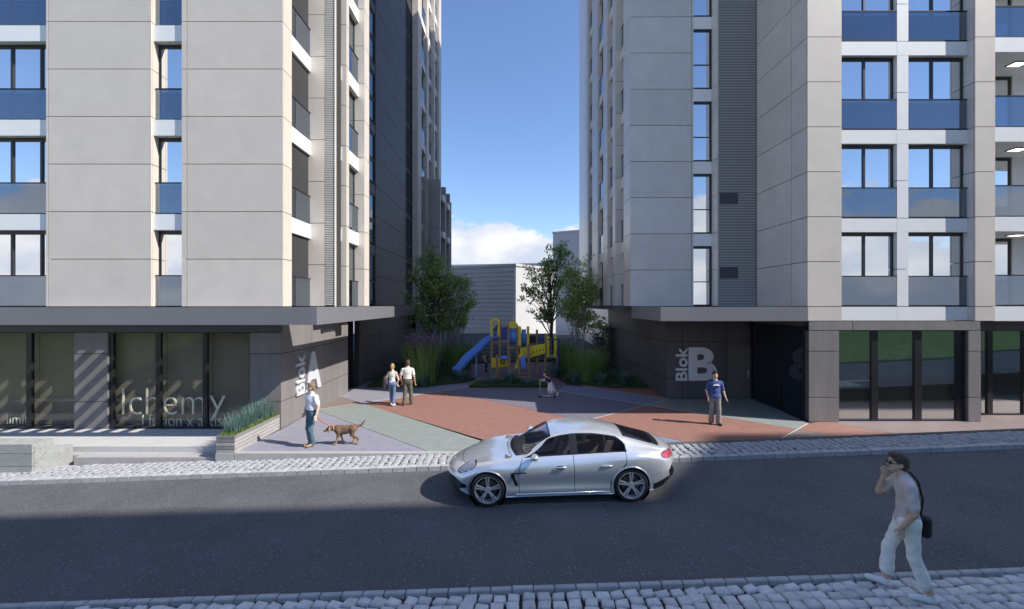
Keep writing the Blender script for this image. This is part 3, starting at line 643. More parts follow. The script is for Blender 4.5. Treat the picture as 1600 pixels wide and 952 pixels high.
# ------------------------------------------------------------------ block signs
def text_mesh(txt, size, depth, bold=0.0):
    cu = D.curves.new('letters', 'FONT'); cu.body = txt; cu.size = size; cu.extrude = depth / 2; cu.offset = bold; cu.resolution_u = 6
    o = D.objects.new('t', cu); COL.objects.link(o); bpy.context.view_layer.update()
    me = D.meshes.new_from_object(o.evaluated_get(bpy.context.evaluated_depsgraph_get())); D.objects.remove(o); D.curves.remove(cu)
    a = np.array([v.co[:] for v in me.vertices]); return me, a.min(0), a.max(0)
def letter(name, txt, m, parent, size_x, size_z, origin, right, up, depth=0.06, bold=0.0):
    """fit one line of text into size_x by size_z at origin (lower left), axes right and up"""
    me, lo, hi = text_mesh(txt, 1.0, 0.1, bold); right = Vector(right); up = Vector(up); nrm = right.cross(up)
    for v in me.vertices:
        u = (v.co.x - lo[0]) / (hi[0] - lo[0]) * size_x; w = (v.co.y - lo[1]) / (hi[1] - lo[1]) * size_z; d = (v.co.z - lo[2]) / (hi[2] - lo[2]) * depth
        v.co = right * u + up * w + nrm * d
    me.materials.clear(); me.materials.append(m); me.name = name; o = D.objects.new(name, me); return link(o, parent, origin)
z_lo = gz(594.7, YB); hB = gz(542.7, YB) - z_lo
sB = empty('block_sign', (bx_(1055), YB - .02, z_lo), 'steel Blok B lettering on the charcoal wall beside the bronze door', 'sign')
letter('letter', 'B', M_STEEL, sB, bx_(1118.6) - bx_(1075), hB, (bx_(1075), YB - .012, z_lo), (1, 0, 0), (0, 0, 1), bold=.035)
letter('letters', 'Blok', M_STEEL, sB, hB, bx_(1073) - bx_(1055), (bx_(1073.2), YB - .012, z_lo), (0, 0, 1), (-1, 0, 0), bold=.02)
sA = empty('block_sign', (xw + .02, 16.7, z_lo), 'steel Blok A lettering on the concrete side wall behind the dog walker', 'sign')
ya0, ya1 = FPX * 7.53 / (800 - 460.8), FPX * 7.53 / (800 - 499.5); yam = FPX * 7.53 / (800 - 474.5)
zA = gz(620, ya0)
letter('letter', 'A', M_STEEL, sA, ya1 - yam, hB, (xw + .012, yam, zA), (0, 1, 0), (0, 0, 1), bold=.035)
letter('letters', 'Blok', M_STEEL, sA, hB, yam - ya0 - .04, (xw + .012, yam - .03, zA), (0, 0, 1), (0, -1, 0), bold=.02)
sh = empty('shop_lettering', (fx(250), YL + .2, .3), 'thin pale lettering behind the shop glass left of the planter', 'lettering')
def shop_text(txt, p0, p1, q0, q1, par): return letter('letters', txt, M_LETTER, par, fx(p1) - fx(p0), gz(q0, YL) - gz(q1, YL), (fx(p0), YL + .17, gz(q1, YL)), (1, 0, 0), (0, 0, 1), 0.02, -.017)
shop_text('lchem', 184, 314, 608, 649.5, sh); shop_text('y', 322, 347.5, 620, 660, sh); shop_text('l fusion x artist', 216, 350, 650, 668, sh)
s2 = empty('shop_lettering', (fx(20), YL + .2, .2), 'small pale word behind the leftmost shop glass', 'lettering'); shop_text('limit', 2, 36, 650, 664.5, s2)
# ------------------------------------------------------------------ behind the camera: lawn bank, plus unseen glass offices added to shade the street
tag(mobj('lawn_bank', [(-40, 5.22, -1.25), (70, 5.22, 1.3), (70, -3.2, 4.6), (-40, -3.2, 3.0), (70, -40, 4.6), (-40, -40, 3.0)], [(0, 1, 2, 3), (3, 2, 4, 5)], M_LAWN), kind='structure')
M_CURT = glass_mat('curtain_glass', (0.05, 0.07, 0.09), 0.82, (0.92, 0.96, 1.0))  # mirror glass chosen to hand sky reflections to the right tower windows
def offices(x0, x1, h, label, cat='building'):
    e = empty('shade_office_block', ((x0 + x1) / 2, -10, 1), label, cat)
    box('facade', x0, x1, -18, -3.0, 0.5, h, M_CURT, e)
    box('parapet', x0 - .05, x1 + .05, -18.1, -2.95, h, h + .25, M_WHITE, e)
offices(14, 39.2, 34.6, 'lower unseen glass office block added to shade the street')
offices(56.8, 92, 47.9, 'taller unseen glass office block added to shade the street')
so = empty('shade_office_block', (48, -10, 1), 'unseen glass office block added to shade the street, slanting roof shaping the shadow edge', 'building')
MB().add([(39.4, -18, .5), (56.6, -18, .5), (56.6, -3, .5), (39.4, -3, .5), (39.4, -18, 34.9), (56.6, -18, 48.1), (56.6, -3, 48.1), (39.4, -3, 34.9)], CUBEF).build('facade', M_CURT, so)

# ------------------------------------------------------------------ planting
def leafmat(name, c, var=0.35, trans=0.42):
    m = D.materials.new(name); m.use_nodes = True; nt = m.node_tree; N = nt.nodes.new; L = nt.links.new
    b = nt.nodes['Principled BSDF']; b.inputs['Roughness'].default_value = 0.38; b.inputs['Specular IOR Level'].default_value = 0.6
    geo = N('ShaderNodeNewGeometry'); mr = N('ShaderNodeMapRange'); mr.inputs[3].default_value = 1 - var; mr.inputs[4].default_value = 1 + var; L(geo.outputs['Random Per Island'], mr.inputs[0])
    mx = N('ShaderNodeMix'); mx.data_type = 'RGBA'; mx.blend_type = 'MULTIPLY'; mx.inputs[0].default_value = 1; mx.inputs[6].default_value = (*c, 1); L(mr.outputs[0], mx.inputs[7])
    L(mx.outputs[2], b.inputs['Base Color']); tr = N('ShaderNodeBsdfTranslucent'); L(mx.outputs[2], tr.inputs[0])
    ms = N('ShaderNodeMixShader'); ms.inputs[0].default_value = trans; L(b.outputs[0], ms.inputs[1]); L(tr.outputs[0], ms.inputs[2]); L(ms.outputs[0], nt.nodes['Material Output'].inputs[0])
    return m
M_LF1 = leafmat('leaf_mid', (0.30, 0.43, 0.12)); M_LF2 = leafmat('leaf_deep', (0.26, 0.39, 0.12)); M_LF3 = leafmat('leaf_light', (0.34, 0.47, 0.12)); M_LFP = leafmat('leaf_pale', (0.20, 0.26, 0.17))
M_GR1 = leafmat('blade_green', (0.24, 0.36, 0.11)); M_GR2 = leafmat('blade_blue', (0.16, 0.27, 0.24)); M_GR3 = leafmat('blade_lime', (0.20, 0.30, 0.05)); M_PLUME = leafmat('plume_mauve', (0.34, 0.25, 0.32)); M_GR0 = leafmat('blade_lawn', (0.11, 0.19, 0.05))
M_BARK1 = mat('bark_dark', (0.07, 0.06, 0.05), 0.9, var=0.3, vscale=12, bump=0.5, bscale=40); M_BARK2 = mat('bark_pale', (0.36, 0.32, 0.29), 0.85, var=0.25, vscale=12, bump=0.4, bscale=40)
def blades(n, c, spread, h, m_lean, w, rng, hv=0.35, base=0.35, rect=None):
    """n curved tapering blades, four verts up each side"""
    a = rng.uniform(0, 2 * np.pi, n); r = spread * np.sqrt(rng.uniform(0, 1, n)) * base
    bx = c[0] + r * np.cos(a); by = c[1] + r * np.sin(a)
    if rect is not None: bx, by = rect[0], rect[1]
    hh = h * (1 - hv * rng.uniform(0, 1, n) ** .8); la = a + rng.normal(0, .5, n); ln = m_lean * rng.uniform(.15, 1, n) * hh
    V = []; F = []
    t = np.array([0, .4, .75, 1.0]); ww = np.array([1, .85, .5, .05]) * w / 2
    px = -np.sin(la); py = np.cos(la)
    pts = np.zeros((n, 8, 3))
    for k in range(4):
        x = bx + np.cos(la) * ln * t[k] ** 2; y = by + np.sin(la) * ln * t[k] ** 2; z = c[2] + hh * (t[k] - .18 * (ln / hh) * t[k] ** 2)
        pts[:, 2 * k] = np.stack([x - px * ww[k], y - py * ww[k], z], 1); pts[:, 2 * k + 1] = np.stack([x + px * ww[k], y + py * ww[k], z], 1)
    V = pts.reshape(-1, 3); o = np.arange(n)[:, None] * 8
    F = np.concatenate([o + np.array([[2 * k, 2 * k + 1, 2 * k + 3, 2 * k + 2]]) for k in range(3)], 0)
    return V, F
def np_mesh(name, V, F, m, parent=None, pos=(0, 0, 0), smooth=False):
    me = D.meshes.new(name); V = np.asarray(V, dtype=np.float32) - np.array(pos, dtype=np.float32); F = np.asarray(F, dtype=np.int32); k = F.shape[1]
    me.vertices.add(len(V)); me.vertices.foreach_set('co', V.ravel()); me.loops.add(F.size); me.loops.foreach_set('vertex_index', F.ravel())
    me.polygons.add(len(F)); me.polygons.foreach_set('loop_start', np.arange(0, F.size, k, dtype=np.int32)); me.polygons.foreach_set('loop_total', np.full(len(F), k, dtype=np.int32))
    me.materials.append(m); me.update(calc_edges=True)
    if smooth: me.polygons.foreach_set('use_smooth', np.ones(len(F), dtype=bool))
    return link(D.objects.new(name, me), parent, pos)
def leaves(centers, radii, n_each, size, rng):
    """small folded leaves scattered through clumps"""
    N_ = len(centers) * n_each; C = np.repeat(np.asarray(centers), n_each, 0); R = np.repeat(np.asarray(radii), n_each)
    d = rng.normal(size=(N_, 3)); d /= np.linalg.norm(d, axis=1)[:, None]; P = C + d * (R * rng.uniform(.25, 1, N_) ** .6)[:, None] * np.array([1, 1, .75])
    u = rng.normal(size=(N_, 3)); u /= np.linalg.norm(u, axis=1)[:, None]; w = rng.normal(size=(N_, 3)); v = np.cross(u, w); v /= np.linalg.norm(v, axis=1)[:, None]
    s = size * rng.uniform(.6, 1.25, N_)[:, None]
    V = np.stack([P - u * s * .5, P + v * s * .3, P + u * s * .55 + np.cross(u, v) * s * .12, P - v * s * .3], 1).reshape(-1, 3)
    F = np.arange(N_ * 4).reshape(-1, 4); return V, F
def make_tree(name, label, base, clumps, leaf, bark, r0, n_br, n_leaf, size, seed, stems=1, fork=0.45, clump_r=0.38):
    rng = np.random.default_rng(seed); rd = random.Random(seed); e = empty(name, base, label, 'tree'); mb = MB(); b = Vector(base); tips = []
    cs = [(Vector(c), Vector(r)) for c, r in clumps]; tot = sum(r.x * r.z for c, r in cs)
    top = max(c.z + r.z * .7 for c, r in cs); axis = sum((c * (r.x * r.z) for c, r in cs), Vector()) / tot
    trunks = []
    for s in range(stems):
        a = 2 * math.pi * s / max(1, stems) + .4; sp = 0 if stems == 1 else .16
        tx = Vector((axis.x + (0 if stems == 1 else math.cos(a) * .7), axis.y + (0 if stems == 1 else math.sin(a) * .7), top - (0 if s == 0 else rd.uniform(.4, 1.4))))
        pts = []; rr = []
        p0 = b + Vector((math.cos(a) * sp, math.sin(a) * sp, -.05))
        for k in range(9):
            t = k / 8; p = p0.lerp(tx, t) + Vector((rd.uniform(-.06, .06), rd.uniform(-.06, .06), 0)) * (1 if k else 0) * (1 + t); pts.append(p); rr.append(max(.012, r0 * (1 - .88 * t) / (1 if stems == 1 else 1.6)))
        mb.tube(pts, rr, 7); trunks.append((pts, rr))
    for i in range(n_br):
        x = rd.uniform(0, tot); j = 0
        while x > cs[j][1].x * cs[j][1].z and j < len(cs) - 1: x -= cs[j][1].x * cs[j][1].z; j += 1
        c, r = cs[j]; d = Vector((rd.gauss(0, 1), rd.gauss(0, 1), rd.gauss(0, 1))).normalized(); q = rd.uniform(.25, 1) ** .5
        tip = c + Vector((d.x * r.x, d.y * r.y, d.z * r.z)) * q
        pts, rr = trunks[rd.randrange(stems)]; zt = b.z + (tip.z - b.z) * rd.uniform(fork, .85)
        k = min(range(len(pts)), key=lambda k: abs(pts[k].z - max(zt, b.z + (top - b.z) * .2))); st = pts[k]
        mid = st.lerp(tip, .5) + Vector((rd.uniform(-.12, .12), rd.uniform(-.12, .12), rd.uniform(-.02, .22)))
        r1 = min(rr[k] * .6, .045); mb.tube([st, mid, tip], [r1, r1 * .55, .006], 5, cap=False); tips.append(tip); tips.append(mid.lerp(tip, .6))
        for _ in range(2):
            t2 = tip + Vector((rd.uniform(-.3, .3), rd.uniform(-.3, .3), rd.uniform(-.15, .3))); mb.tube([mid.lerp(tip, .7), t2], [.01, .004], 4, cap=False); tips.append(t2)
    mb.build('trunk', bark, e, smooth=True)
    V, F = leaves([t[:] for t in tips], [clump_r * rd.uniform(.6, 1.2) for _ in tips], max(1, n_leaf // len(tips)), size, rng)
    np_mesh('crown', V, F, leaf, e, base); return e
def cl(px, py, rx_, rz_, Y, dy=0): s = FPX / Y; return ((gx(px, Y), Y + dy, gz(py, Y)), (rx_ / s, max(.5, rx_ / s * .9), rz_ / s))
make_tree('courtyard_tree', 'tall slender green tree at the left wall, behind the couple', (gx(677, 24.6), 24.6, 0), [cl(672, 425, 33, 40, 24.6), cl(655, 470, 25, 40, 24.6), cl(690, 440, 28, 40, 24.6, -.3), cl(720, 440, 14, 12, 24.6), cl(668, 500, 34, 22, 24.6)], M_LF2, M_BARK1, .10, 90, 6500, .14, 11)
make_tree('courtyard_tree', 'round bushy tree left of the slide, lower than its slender neighbour', (gx(716, 26), 26, 0), [cl(708, 475, 32, 42, 26), cl(720, 470, 22, 34, 26), cl(700, 500, 32, 20, 26)], M_LF1, M_BARK2, .07, 80, 6500, .13, 12, stems=4)
make_tree('courtyard_tree', 'tall open dark-leaved tree behind the playground', (gx(866, 27), 27, 0), [cl(868, 405, 26, 24, 27), cl(845, 440, 28, 34, 27), cl(868, 460, 28, 34, 27), cl(828, 455, 14, 14, 27), cl(850, 490, 22, 10, 27)], M_LF2, M_BARK1, .10, 70, 4600, .15, 13, fork=.5, clump_r=.30)
make_tree('courtyard_tree', 'dense light green tree with many pale stems beside the grey tower', (gx(903, 25.6), 25.6, 0), [cl(893, 455, 24, 48, 25.6), cl(908, 440, 18, 34, 25.6), cl(928, 475, 16, 46, 25.6), cl(895, 500, 24, 18, 25.6), cl(920, 500, 18, 16, 25.6)], M_LF3, M_BARK2, .07, 110, 8500, .13, 14, stems=5)
make_tree('flowering_shrub', 'pale flowering shrub at the far end of the grey flank wall', (gx(945, 29.2), 29.2, 0), [cl(943, 520, 16, 28, 29.2), cl(938, 545, 18, 16, 29.2)], M_LFP, M_BARK2, .04, 40, 3000, .12, 15, stems=3)
def bed(name, px, z=0.10, n=9000, seed=1):
    poly = [ground(*p) for p in px]; o = tag(MB().prism(poly, -.02, z).build(name, M_SOIL), kind='structure')
    rng = np.random.default_rng(seed); P = np.array(poly); lo, hi = P.min(0), P.max(0); X = rng.uniform(lo[0], hi[0], n * 3); Y = rng.uniform(lo[1], hi[1], n * 3); ins = np.zeros(n * 3, bool); j = len(P) - 1
    for i in range(len(P)):
        c = ((P[i, 1] > Y) != (P[j, 1] > Y)) & (X < (P[j, 0] - P[i, 0]) * (Y - P[i, 1]) / (P[j, 1] - P[i, 1] + 1e-9) + P[i, 0]); ins ^= c; j = i
    X, Y = X[ins][:n], Y[ins][:n]; V, F = blades(len(X), (0, 0, z - .01), 1, .11, .8, .016, rng, rect=(X, Y)); g = np_mesh('grass', V, F, M_GR0, None, (X.mean(), Y.mean(), z)); tag(g, 'short dark grass on the planted bed', 'grass', kind='stuff')
bed('lawn_bed', [(574, 606), (668, 605), (727, 598), (743, 594), (722, 586), (690, 574), (640, 566), (596, 580)], seed=1)
bed('lawn_bed', [(733, 606), (746, 598.5), (800, 595.5), (846, 598), (858, 606)], n=4000, seed=2)
bed('lawn_bed', [(861, 584), (880, 598), (955, 606.5), (1021, 607), (950, 566), (890, 562), (866, 572)], seed=3)
bed('lawn_bed', [(690, 570), (950, 562), (940, 557), (690, 557)], n=3000, seed=4)
tag(MB().prism([ground(*p) for p in ((712, 601), (884, 601), (880, 566), (690, 566))], -.01, .006).build('play_surface', M_RUBBER), kind='structure')
def tuft(name, label, px, py, h, spread, n, m, w, lean, seed, plumes=0, z=.09, group=None):
    x, y = ground(px, py, z); rng = np.random.default_rng(seed); e = empty(name, (x, y, z), label, 'plant', group)
    V, F = blades(n, (x, y, z), spread, h, lean, w, rng, hv=.5, base=.62 if h > 1.5 else .35); np_mesh('blades', V, F, m, e, (x, y, z))
    if plumes:
        V, F = blades(plumes, (x, y, z), spread, h * 1.02, lean * .75, .012, rng, hv=.12); np_mesh('stems', V, F, m, e, (x, y, z))
        tops = V.reshape(-1, 8, 3)[:, 6]; low = V.reshape(-1, 8, 3)[:, 4]; c = [tuple(a * t + b * (1 - t)) for a, b in zip(tops, low) for t in (.2, .5, .8, 1.05)]
        V, F = leaves(c, [.07] * len(c), 9, .09, rng); np_mesh('plumes', V, F, M_PLUME, e, (x, y, z))
tuft('fountain_grass', 'tallest clump of ornamental grass with mauve plumes, beside the couple', 660, 597, 2.45, 1.15, 1500, M_GR1, .035, .40, 21, plumes=70)
tuft('fountain_grass', 'green ornamental grass clump just left of the slide', 716, 581, 2.1, 1.2, 1100, M_GR1, .035, .42, 22, plumes=24)
tuft('fountain_grass', 'broad green ornamental grass clump right of the playground under the light green tree', 915, 592, 1.9, 1.6, 1500, M_GR1, .03, .55, 23)
tuft('fountain_grass', 'upright ornamental grass clump close behind the blue climbing frame', 884, 578, 2.0, .9, 900, M_GR1, .035, .42, 24)
for i, (px, py, h, lab) in enumerate(((720, 594, .75, 'blue-green tuft at the foot of the slide'), (770, 601, .62, 'blue-green tuft on the left of the middle bed'), (797, 599, .95, 'tallest blue-green tuft in the middle of the middle bed'), (823, 602, .45, 'small blue-green tuft on the right of the middle bed'), (866, 588, .95, 'blue-green tuft behind the girl on the scooter'), (897, 597, .8, 'blue-green tuft at the foot of the broad grass clump'), (938, 600, .7, 'blue-green tuft between the broad grass clump and the grey wall'), (974, 600, .95, 'blue-green tuft nearest the charcoal side wall'), (662, 602, .6, 'blue-green tuft at the foot of the plumed grass'))):
    tuft('fescue_tuft', lab, px, py, h, .42, 240, M_GR2, .02, 1.15, 40 + i, group='blue-green grass tufts in the beds')
# planter with boards at the shop steps
pl = empty('planter', (-7.8, 12.8, 0), 'board-clad planter with bluish grasses between shop steps and plaza', 'planter')
x0, x1, y0, y1 = -8.05, -7.555, 11.62, 13.88
bz = [(0.0, .085), (.10, .185), (.20, .285), (.30, .385), (.40, .475)]
for i, (a, b) in enumerate(bz):
    m = M_DECK[0] if i in (0, 2) else M_DECK[1]
    box('board', x0, x1, y0, y0 + .03, a, b, m, pl); box('board', x1 - .03, x1, y0 + .031, y1, a, b, M_DECK[0] if i != 4 else M_DECK[1], pl); box('board', x0, x0 + .03, y0 + .031, y1, a, b, m, pl)
box('liner', x0 + .032, x1 - .032, y0 + .032, y1, -.1, .44, M_FRAME, pl); box('soil', x0 + .04, x1 - .04, y0 + .04, y1 - .01, .40, .455, M_SOIL, pl)
box('plinth', -8.06, -7.56, 11.60, 11.77, -.5, -.004, M_STEP, steps)
rng = np.random.default_rng(5); V, F = blades(1500, (0, 0, .44), 1, .14, .7, .012, rng, rect=(rng.uniform(x0 + .05, x1 - .05, 1500), rng.uniform(y0 + .05, y1 - .05, 1500)))
tag(np_mesh('ground_cover', V, F, M_GR3, None, (-7.8, 12.7, .44)), 'low lime green ground cover filling the planter', 'ground cover', kind='stuff')
for i, (yy_, hh) in enumerate(((11.95, .60), (12.35, .72), (12.8, .80), (13.3, .85), (13.65, .75))):
    rng = np.random.default_rng(60 + i); e = empty('fescue_tuft', (-7.82, yy_, .44), ['nearest blue-green grass tuft in the planter', 'second blue-green grass tuft from the front of the planter', 'middle blue-green grass tuft in the planter', 'fourth blue-green grass tuft from the front of the planter', 'rearmost blue-green grass tuft in the planter'][i], 'plant', 'blue-green grasses in the planter')
    V, F = blades(340, (-7.82, yy_, .44), .5, hh, .6, .010, rng, hv=.6); np_mesh('blades', V, F, M_GR2, e, (-7.82, yy_, .44))
# railing at the back of the courtyard
fe = empty('railing_fence', (0, 31, 0), 'thin dark horizontal bar railing behind the playground', 'fence')
for z in (.22, .5, .78, 1.04): MB().tube([(-7.4, 31, z), (6.9, 31, z)], .022, 6).build('bar', M_RAIL, fe)
for x in np.arange(-7.4, 7, 1.59): MB().box(x - .025, x + .025, 30.975, 31.025, 0, 1.06).build('post', M_RAIL, fe)
# ------------------------------------------------------------------ buildings behind
M_FARW = mat('far_white', (0.50, 0.49, 0.475), 0.7, var=.03, vscale=.3); M_FARG = mat('far_grey', (0.40, 0.41, 0.44), 0.7, var=.05, vscale=.3)
def far_block(label, pts, z0, z1, m, lines=None):
    e = empty('far_building', (pts[0][0], pts[0][1], z0), label, 'building'); MB().prism(pts, z0, z1).build('wall', m, e)
    MB().prism([(x * 1.0, y + .0) for x, y in inset(pts, -.15)], z1, z1 + .35).build('parapet', m, e)
    if lines:
        (ax, ay), (bx2, by2) = lines; d = Vector((bx2 - ax, by2 - ay, 0)); n = Vector((d.y, -d.x, 0)).normalized()
        if n.y > 0: n = -n
        z = z1 - .7; k = 0
        while z > z0 + 1:
            t0, t1 = (0.02, .98); c = Vector((ax, ay, z)) + d * ((t0 + t1) / 2) + n * .05
            MB().obox(c, d * ((t1 - t0) / 2), n * .06, (0, 0, .035)).build('ledge', M_FARW, e); z -= .62; k += 1
far_block('plain two-tone block beyond the railing, grey flank with thin pale ledges and white sunlit end', [(.54, 60), (6.9, 67.5), (-2, 75), (-10.5, 66)], -14, 9.45, M_FARW, lines=((.54, 60), (-10.5, 66)))
far_block('taller plain grey block rising behind the right trees', [(gx(864, 90), 90), (gx(1000, 82), 82), (40, 110), (15, 115)], -14, 19.0, M_FARG)
far_block('low grey block seen above the two-tone block', [(gx(690, 110), 110), (gx(875, 104), 104), (18, 125), (-14, 130)], -14, 13.9, M_FARG)
# lower wing behind block A
M_WING = mat('wing_panel', (0.36, 0.345, 0.33), 0.5, var=.05, vscale=1.2, objvar=.04)
wing = empty('lower_wing', (-7, 37, 0), 'lower grey panelled wing behind the left tower, stepping towards the gap', 'building')
for a, b, y0, y1, zt_ in ((-7.3, gx(666, 32.3), 32.3, 33.9, 13.75), (gx(667, 34), gx(687.5, 34), 34, 34.45, 14.05), (-6.9, gx(696, 37.2), 37.2, 37.6, 14.3), (-6.9, gx(702.5, 40.2), 40.2, 40.6, 14.5), (-6.9, gx(704.8, 43.6), 43.6, 43.9, 14.5), (-7.2, -6.3, 34.5, 37.1, 13.9), (-7.2, -6.35, 37.7, 40.1, 14.1), (-7.2, -6.3, 40.7, 43.5, 14.3)):
    MB().box(a, b - .06, y0 + .06, y1, 0, zt_ - .02).build('wall_core', M_JOINT, wing)
    panels_y(wing, y0, a, b, 0, zt_, M_WING); panels_x(wing, b, y0 + .06, y1, 0, zt_, M_WING, 1)
lv = MB()
for z in np.arange(3.9, 13.6, .1): lv.box(gx(661, 32.2), gx(665, 32.2), 32.2, 32.29, z, z + .05)
tag(lv.build('louvre_slats', M_LOUVRE2, wing), kind='stuff')
for zq in (7.1, 10.2, 13.3):
    for x_, y_ in ((gx(690, 36.9), 37.1), (gx(698, 40), 40.1)): box('balcony_slab', x_ - .1, x_ + .3, y_ - 1.2, y_, zq - .5, zq, M_WHITE, wing)
# ------------------------------------------------------------------ playground
M_PY = mat('play_yellow', (0.74, 0.56, 0.015), 0.45, var=.06, vscale=3); M_PB = mat('play_blue', (0.10, 0.24, 0.66), 0.32, coat=.2); M_PNB = mat('play_navy', (0.02, 0.045, 0.24), 0.45); M_PW = mat('play_wood', (0.30, 0.185, 0.095), 0.7, var=.2, vscale=8, streak=True); M_PK = mat('play_black', (0.015, 0.015, 0.02), 0.5)
YF, YM, YK = 23.2, 24.0, 24.9
pg = empty('play_structure', (0.3, 24, 0), 'yellow and blue wooden climbing frame with a wavy blue slide', 'playground')
def post(px, y0px, Y, r=.065, m=None, yb=None, top=None):
    x = gx(px, Y); z1 = gz(y0px, Y); z0 = 0.006 if yb is None else gz(yb, Y)
    MB().box(x - r, x + r, Y - r, Y + r, z0, z1).add([(x - r, Y - r, z1), (x + r, Y - r, z1), (x + r, Y + r, z1), (x - r, Y + r, z1), (x, Y, z1 + .06)], [(0, 1, 4), (1, 2, 4), (2, 3, 4), (3, 0, 4)]).build('post', m or M_PW, pg)
for px, yt, Y in ((768, 527, YM), (781, 500, YM), (794.5, 514, YM), (808, 508, YM), (768, 524, YK), (781, 500, YK), (794.5, 508, YK), (808, 508, YK), (852, 522, YM), (839, 516, YK), (839, 560, YM), (852, 522, YK), (870, 556, YM), (870, 556, YK)): post(px, yt, Y)
for px, yt in ((776.5, 556), (796, 553), (811, 560), (826, 538)): post(px, yt, YF)
for px, yt, yb, Y in ((812, 511, 540, YF), (825, 511, 560, YM), (856, 526, 558, YM), (867.5, 525, 558, YM)): post(px, yt, Y, .075, M_PY, yb)
def plate(pts, Y, t, m, name='panel'):
    P = [(gx(a, Y), gz(b, Y)) for a, b in pts]; n = len(P)
    ar = sum(P[i][0] * P[(i + 1) % n][1] - P[(i + 1) % n][0] * P[i][1] for i in range(n))
    if ar < 0: P = P[::-1]
    V = [(x, Y, z) for x, z in P] + [(x, Y + t, z) for x, z in P]
    F = [tuple(range(n)), tuple(range(2 * n - 1, n - 1, -1))] + [(i, n + i, n + (i + 1) % n, (i + 1) % n) for i in range(n)]
    return MB().add(V, F).build(name, m, pg)
def arch(px0, px1, ytop, ybot, Y, hole):
    cx, r = (px0 + px1) / 2, (px1 - px0) / 2; N = 18; out = []
    for i in range(N + 1):
        a = math.pi * i / N; q = 1 + .09 * (i % 2); out.append((cx - r * q * math.cos(a), ytop + r * .9 - r * .9 * q * math.sin(a)))
    if hole:
        inn = [(cx - r * .55 * math.cos(math.pi * i / N), ytop + r * 1.05 - r * .55 * math.sin(math.pi * i / N)) for i in range(N + 1)]
        for side in (0, 1): pass
        V = []; F = []
        O = [(out[0][0], ybot)] + out + [(out[-1][0], ybot)]; I = [(inn[0][0], ybot)] + inn + [(inn[-1][0], ybot)]
        for L_, yy in ((O, Y), (I, Y), (O, Y + .04), (I, Y + .04)): V += [(gx(a, Y), yy, gz(b, Y)) for a, b in L_]
        k = len(O)
        for i in range(k - 1): F += [(i, i + 1, k + i + 1, k + i), (2 * k + i + 1, 2 * k + i, 3 * k + i, 3 * k + i + 1), (i + 1, i, 2 * k + i, 2 * k + i + 1), (k + i, k + i + 1, 3 * k + i + 1, 3 * k + i)]
        MB().add(V, F).build('arch_panel', M_PY, pg)
    else: plate([(out[0][0], ybot)] + out + [(out[-1][0], ybot)], Y, .04, M_PY, 'arch_panel')
arch(766, 781, 497, 526, YM - .08, True); arch(795, 808, 502, 513, YM - .08, False); arch(795, 808, 502, 513, YK + .08, False)
for k, (a, b) in enumerate((((771, 520), (775, 510)), ((774, 523), (777, 508)), ((770, 515), (777, 517)), ((772, 524), (776, 521)))): MB().tube([(gx(a[0], YM), YM - .07, gz(a[1], YM)), (gx(b[0], YM), YM - .07, gz(b[1], YM))], .035, 6).build('climbing_hold', M_PK, pg)
# platforms and barriers
def deck(px0, px1, py, t=.09): box('platform', gx(px0, YM), gx(px1, YM), YM - .05, YK + .05, gz(py, YM) - t, gz(py, YM), M_PW, pg)
deck(768, 795, 533); deck(795, 826, 543); deck(852, 871, 557)
def bars(px0, px1, y0, y1, Y, n, m, rail):
    MB().box(gx(px0, Y), gx(px1, Y), Y - .03, Y + .03, gz(y0, Y) - .06, gz(y0, Y)).box(gx(px0, Y), gx(px1, Y), Y - .03, Y + .03, gz(y1, Y), gz(y1, Y) + .06).build('barrier_rail', rail, pg)
    for i in range(n): x = gx(px0 + (px1 - px0) * (i + .5) / n, Y); MB().box(x - .035, x + .035, Y - .012, Y + .012, gz(y1, Y) + .06, gz(y0, Y) - .06).build('barrier_bar', m, pg)
bars(782, 794, 510, 533, YM, 6, M_PNB, M_PW); bars(827, 838, 523, 538, YK, 6, M_PK, M_PW); bars(840.5, 851, 522, 537, YK, 4, M_PNB, M_PNB)
plate([(840.5, 528), (851, 528), (851, 531), (840.5, 531)], YK - .03, .02, M_PNB)
# blue tunnel: two drums side on and the open ring between the decks
def drum(px0, px1, y0, y1, Y, m):
    x0, x1, z0, z1 = gx(px0, Y), gx(px1, Y), gz(y1, Y), gz(y0, Y); n = 20; r = (z1 - z0) / 2; c = ((x0 + x1) / 2, Y + .45, (z0 + z1) / 2); L_ = (x1 - x0) / 2; V = []; F = []
    prof = [(-L_, r * .78), (-L_, r), (-L_ * .6, r * 1.03), (-L_ * .55, r * .95), (0, r * .97), (L_ * .55, r * .95), (L_ * .6, r * 1.03), (L_, r), (L_, r * .78)]
    for a, q in prof:
        for j in range(n): t = 2 * math.pi * j / n; V.append((c[0] + a, c[1] + q * math.cos(t) * .9, c[2] + q * math.sin(t)))
    for i in range(len(prof) - 1):
        for j in range(n): F.append((i * n + j, i * n + (j + 1) % n, (i + 1) * n + (j + 1) % n, (i + 1) * n + j))
    MB().add(V, F).build('tunnel', m, pg, smooth=True)
drum(794.8, 809, 513, 540, YM - .1, M_PB); drum(815, 822, 515, 542, YM + .2, M_PB)
# yellow ramp sides with small holes
for Y in (YF + .35, YM + .5):
    plate([(813, 544), (826, 541.5), (852, 537), (852, 552), (826, 560), (813, 557.5)], Y, .05, M_PY, 'ramp_panel')
for px, py in ((829.5, 554), (834, 550.5), (839, 549), (844, 547.5), (849, 546.5)): MB().ball((gx(px, YF + .35), YF + .35, gz(py, YF + .35)), .04, 8, 5, sc=(1, .4, 1)).build('climbing_hold', M_PK, pg)
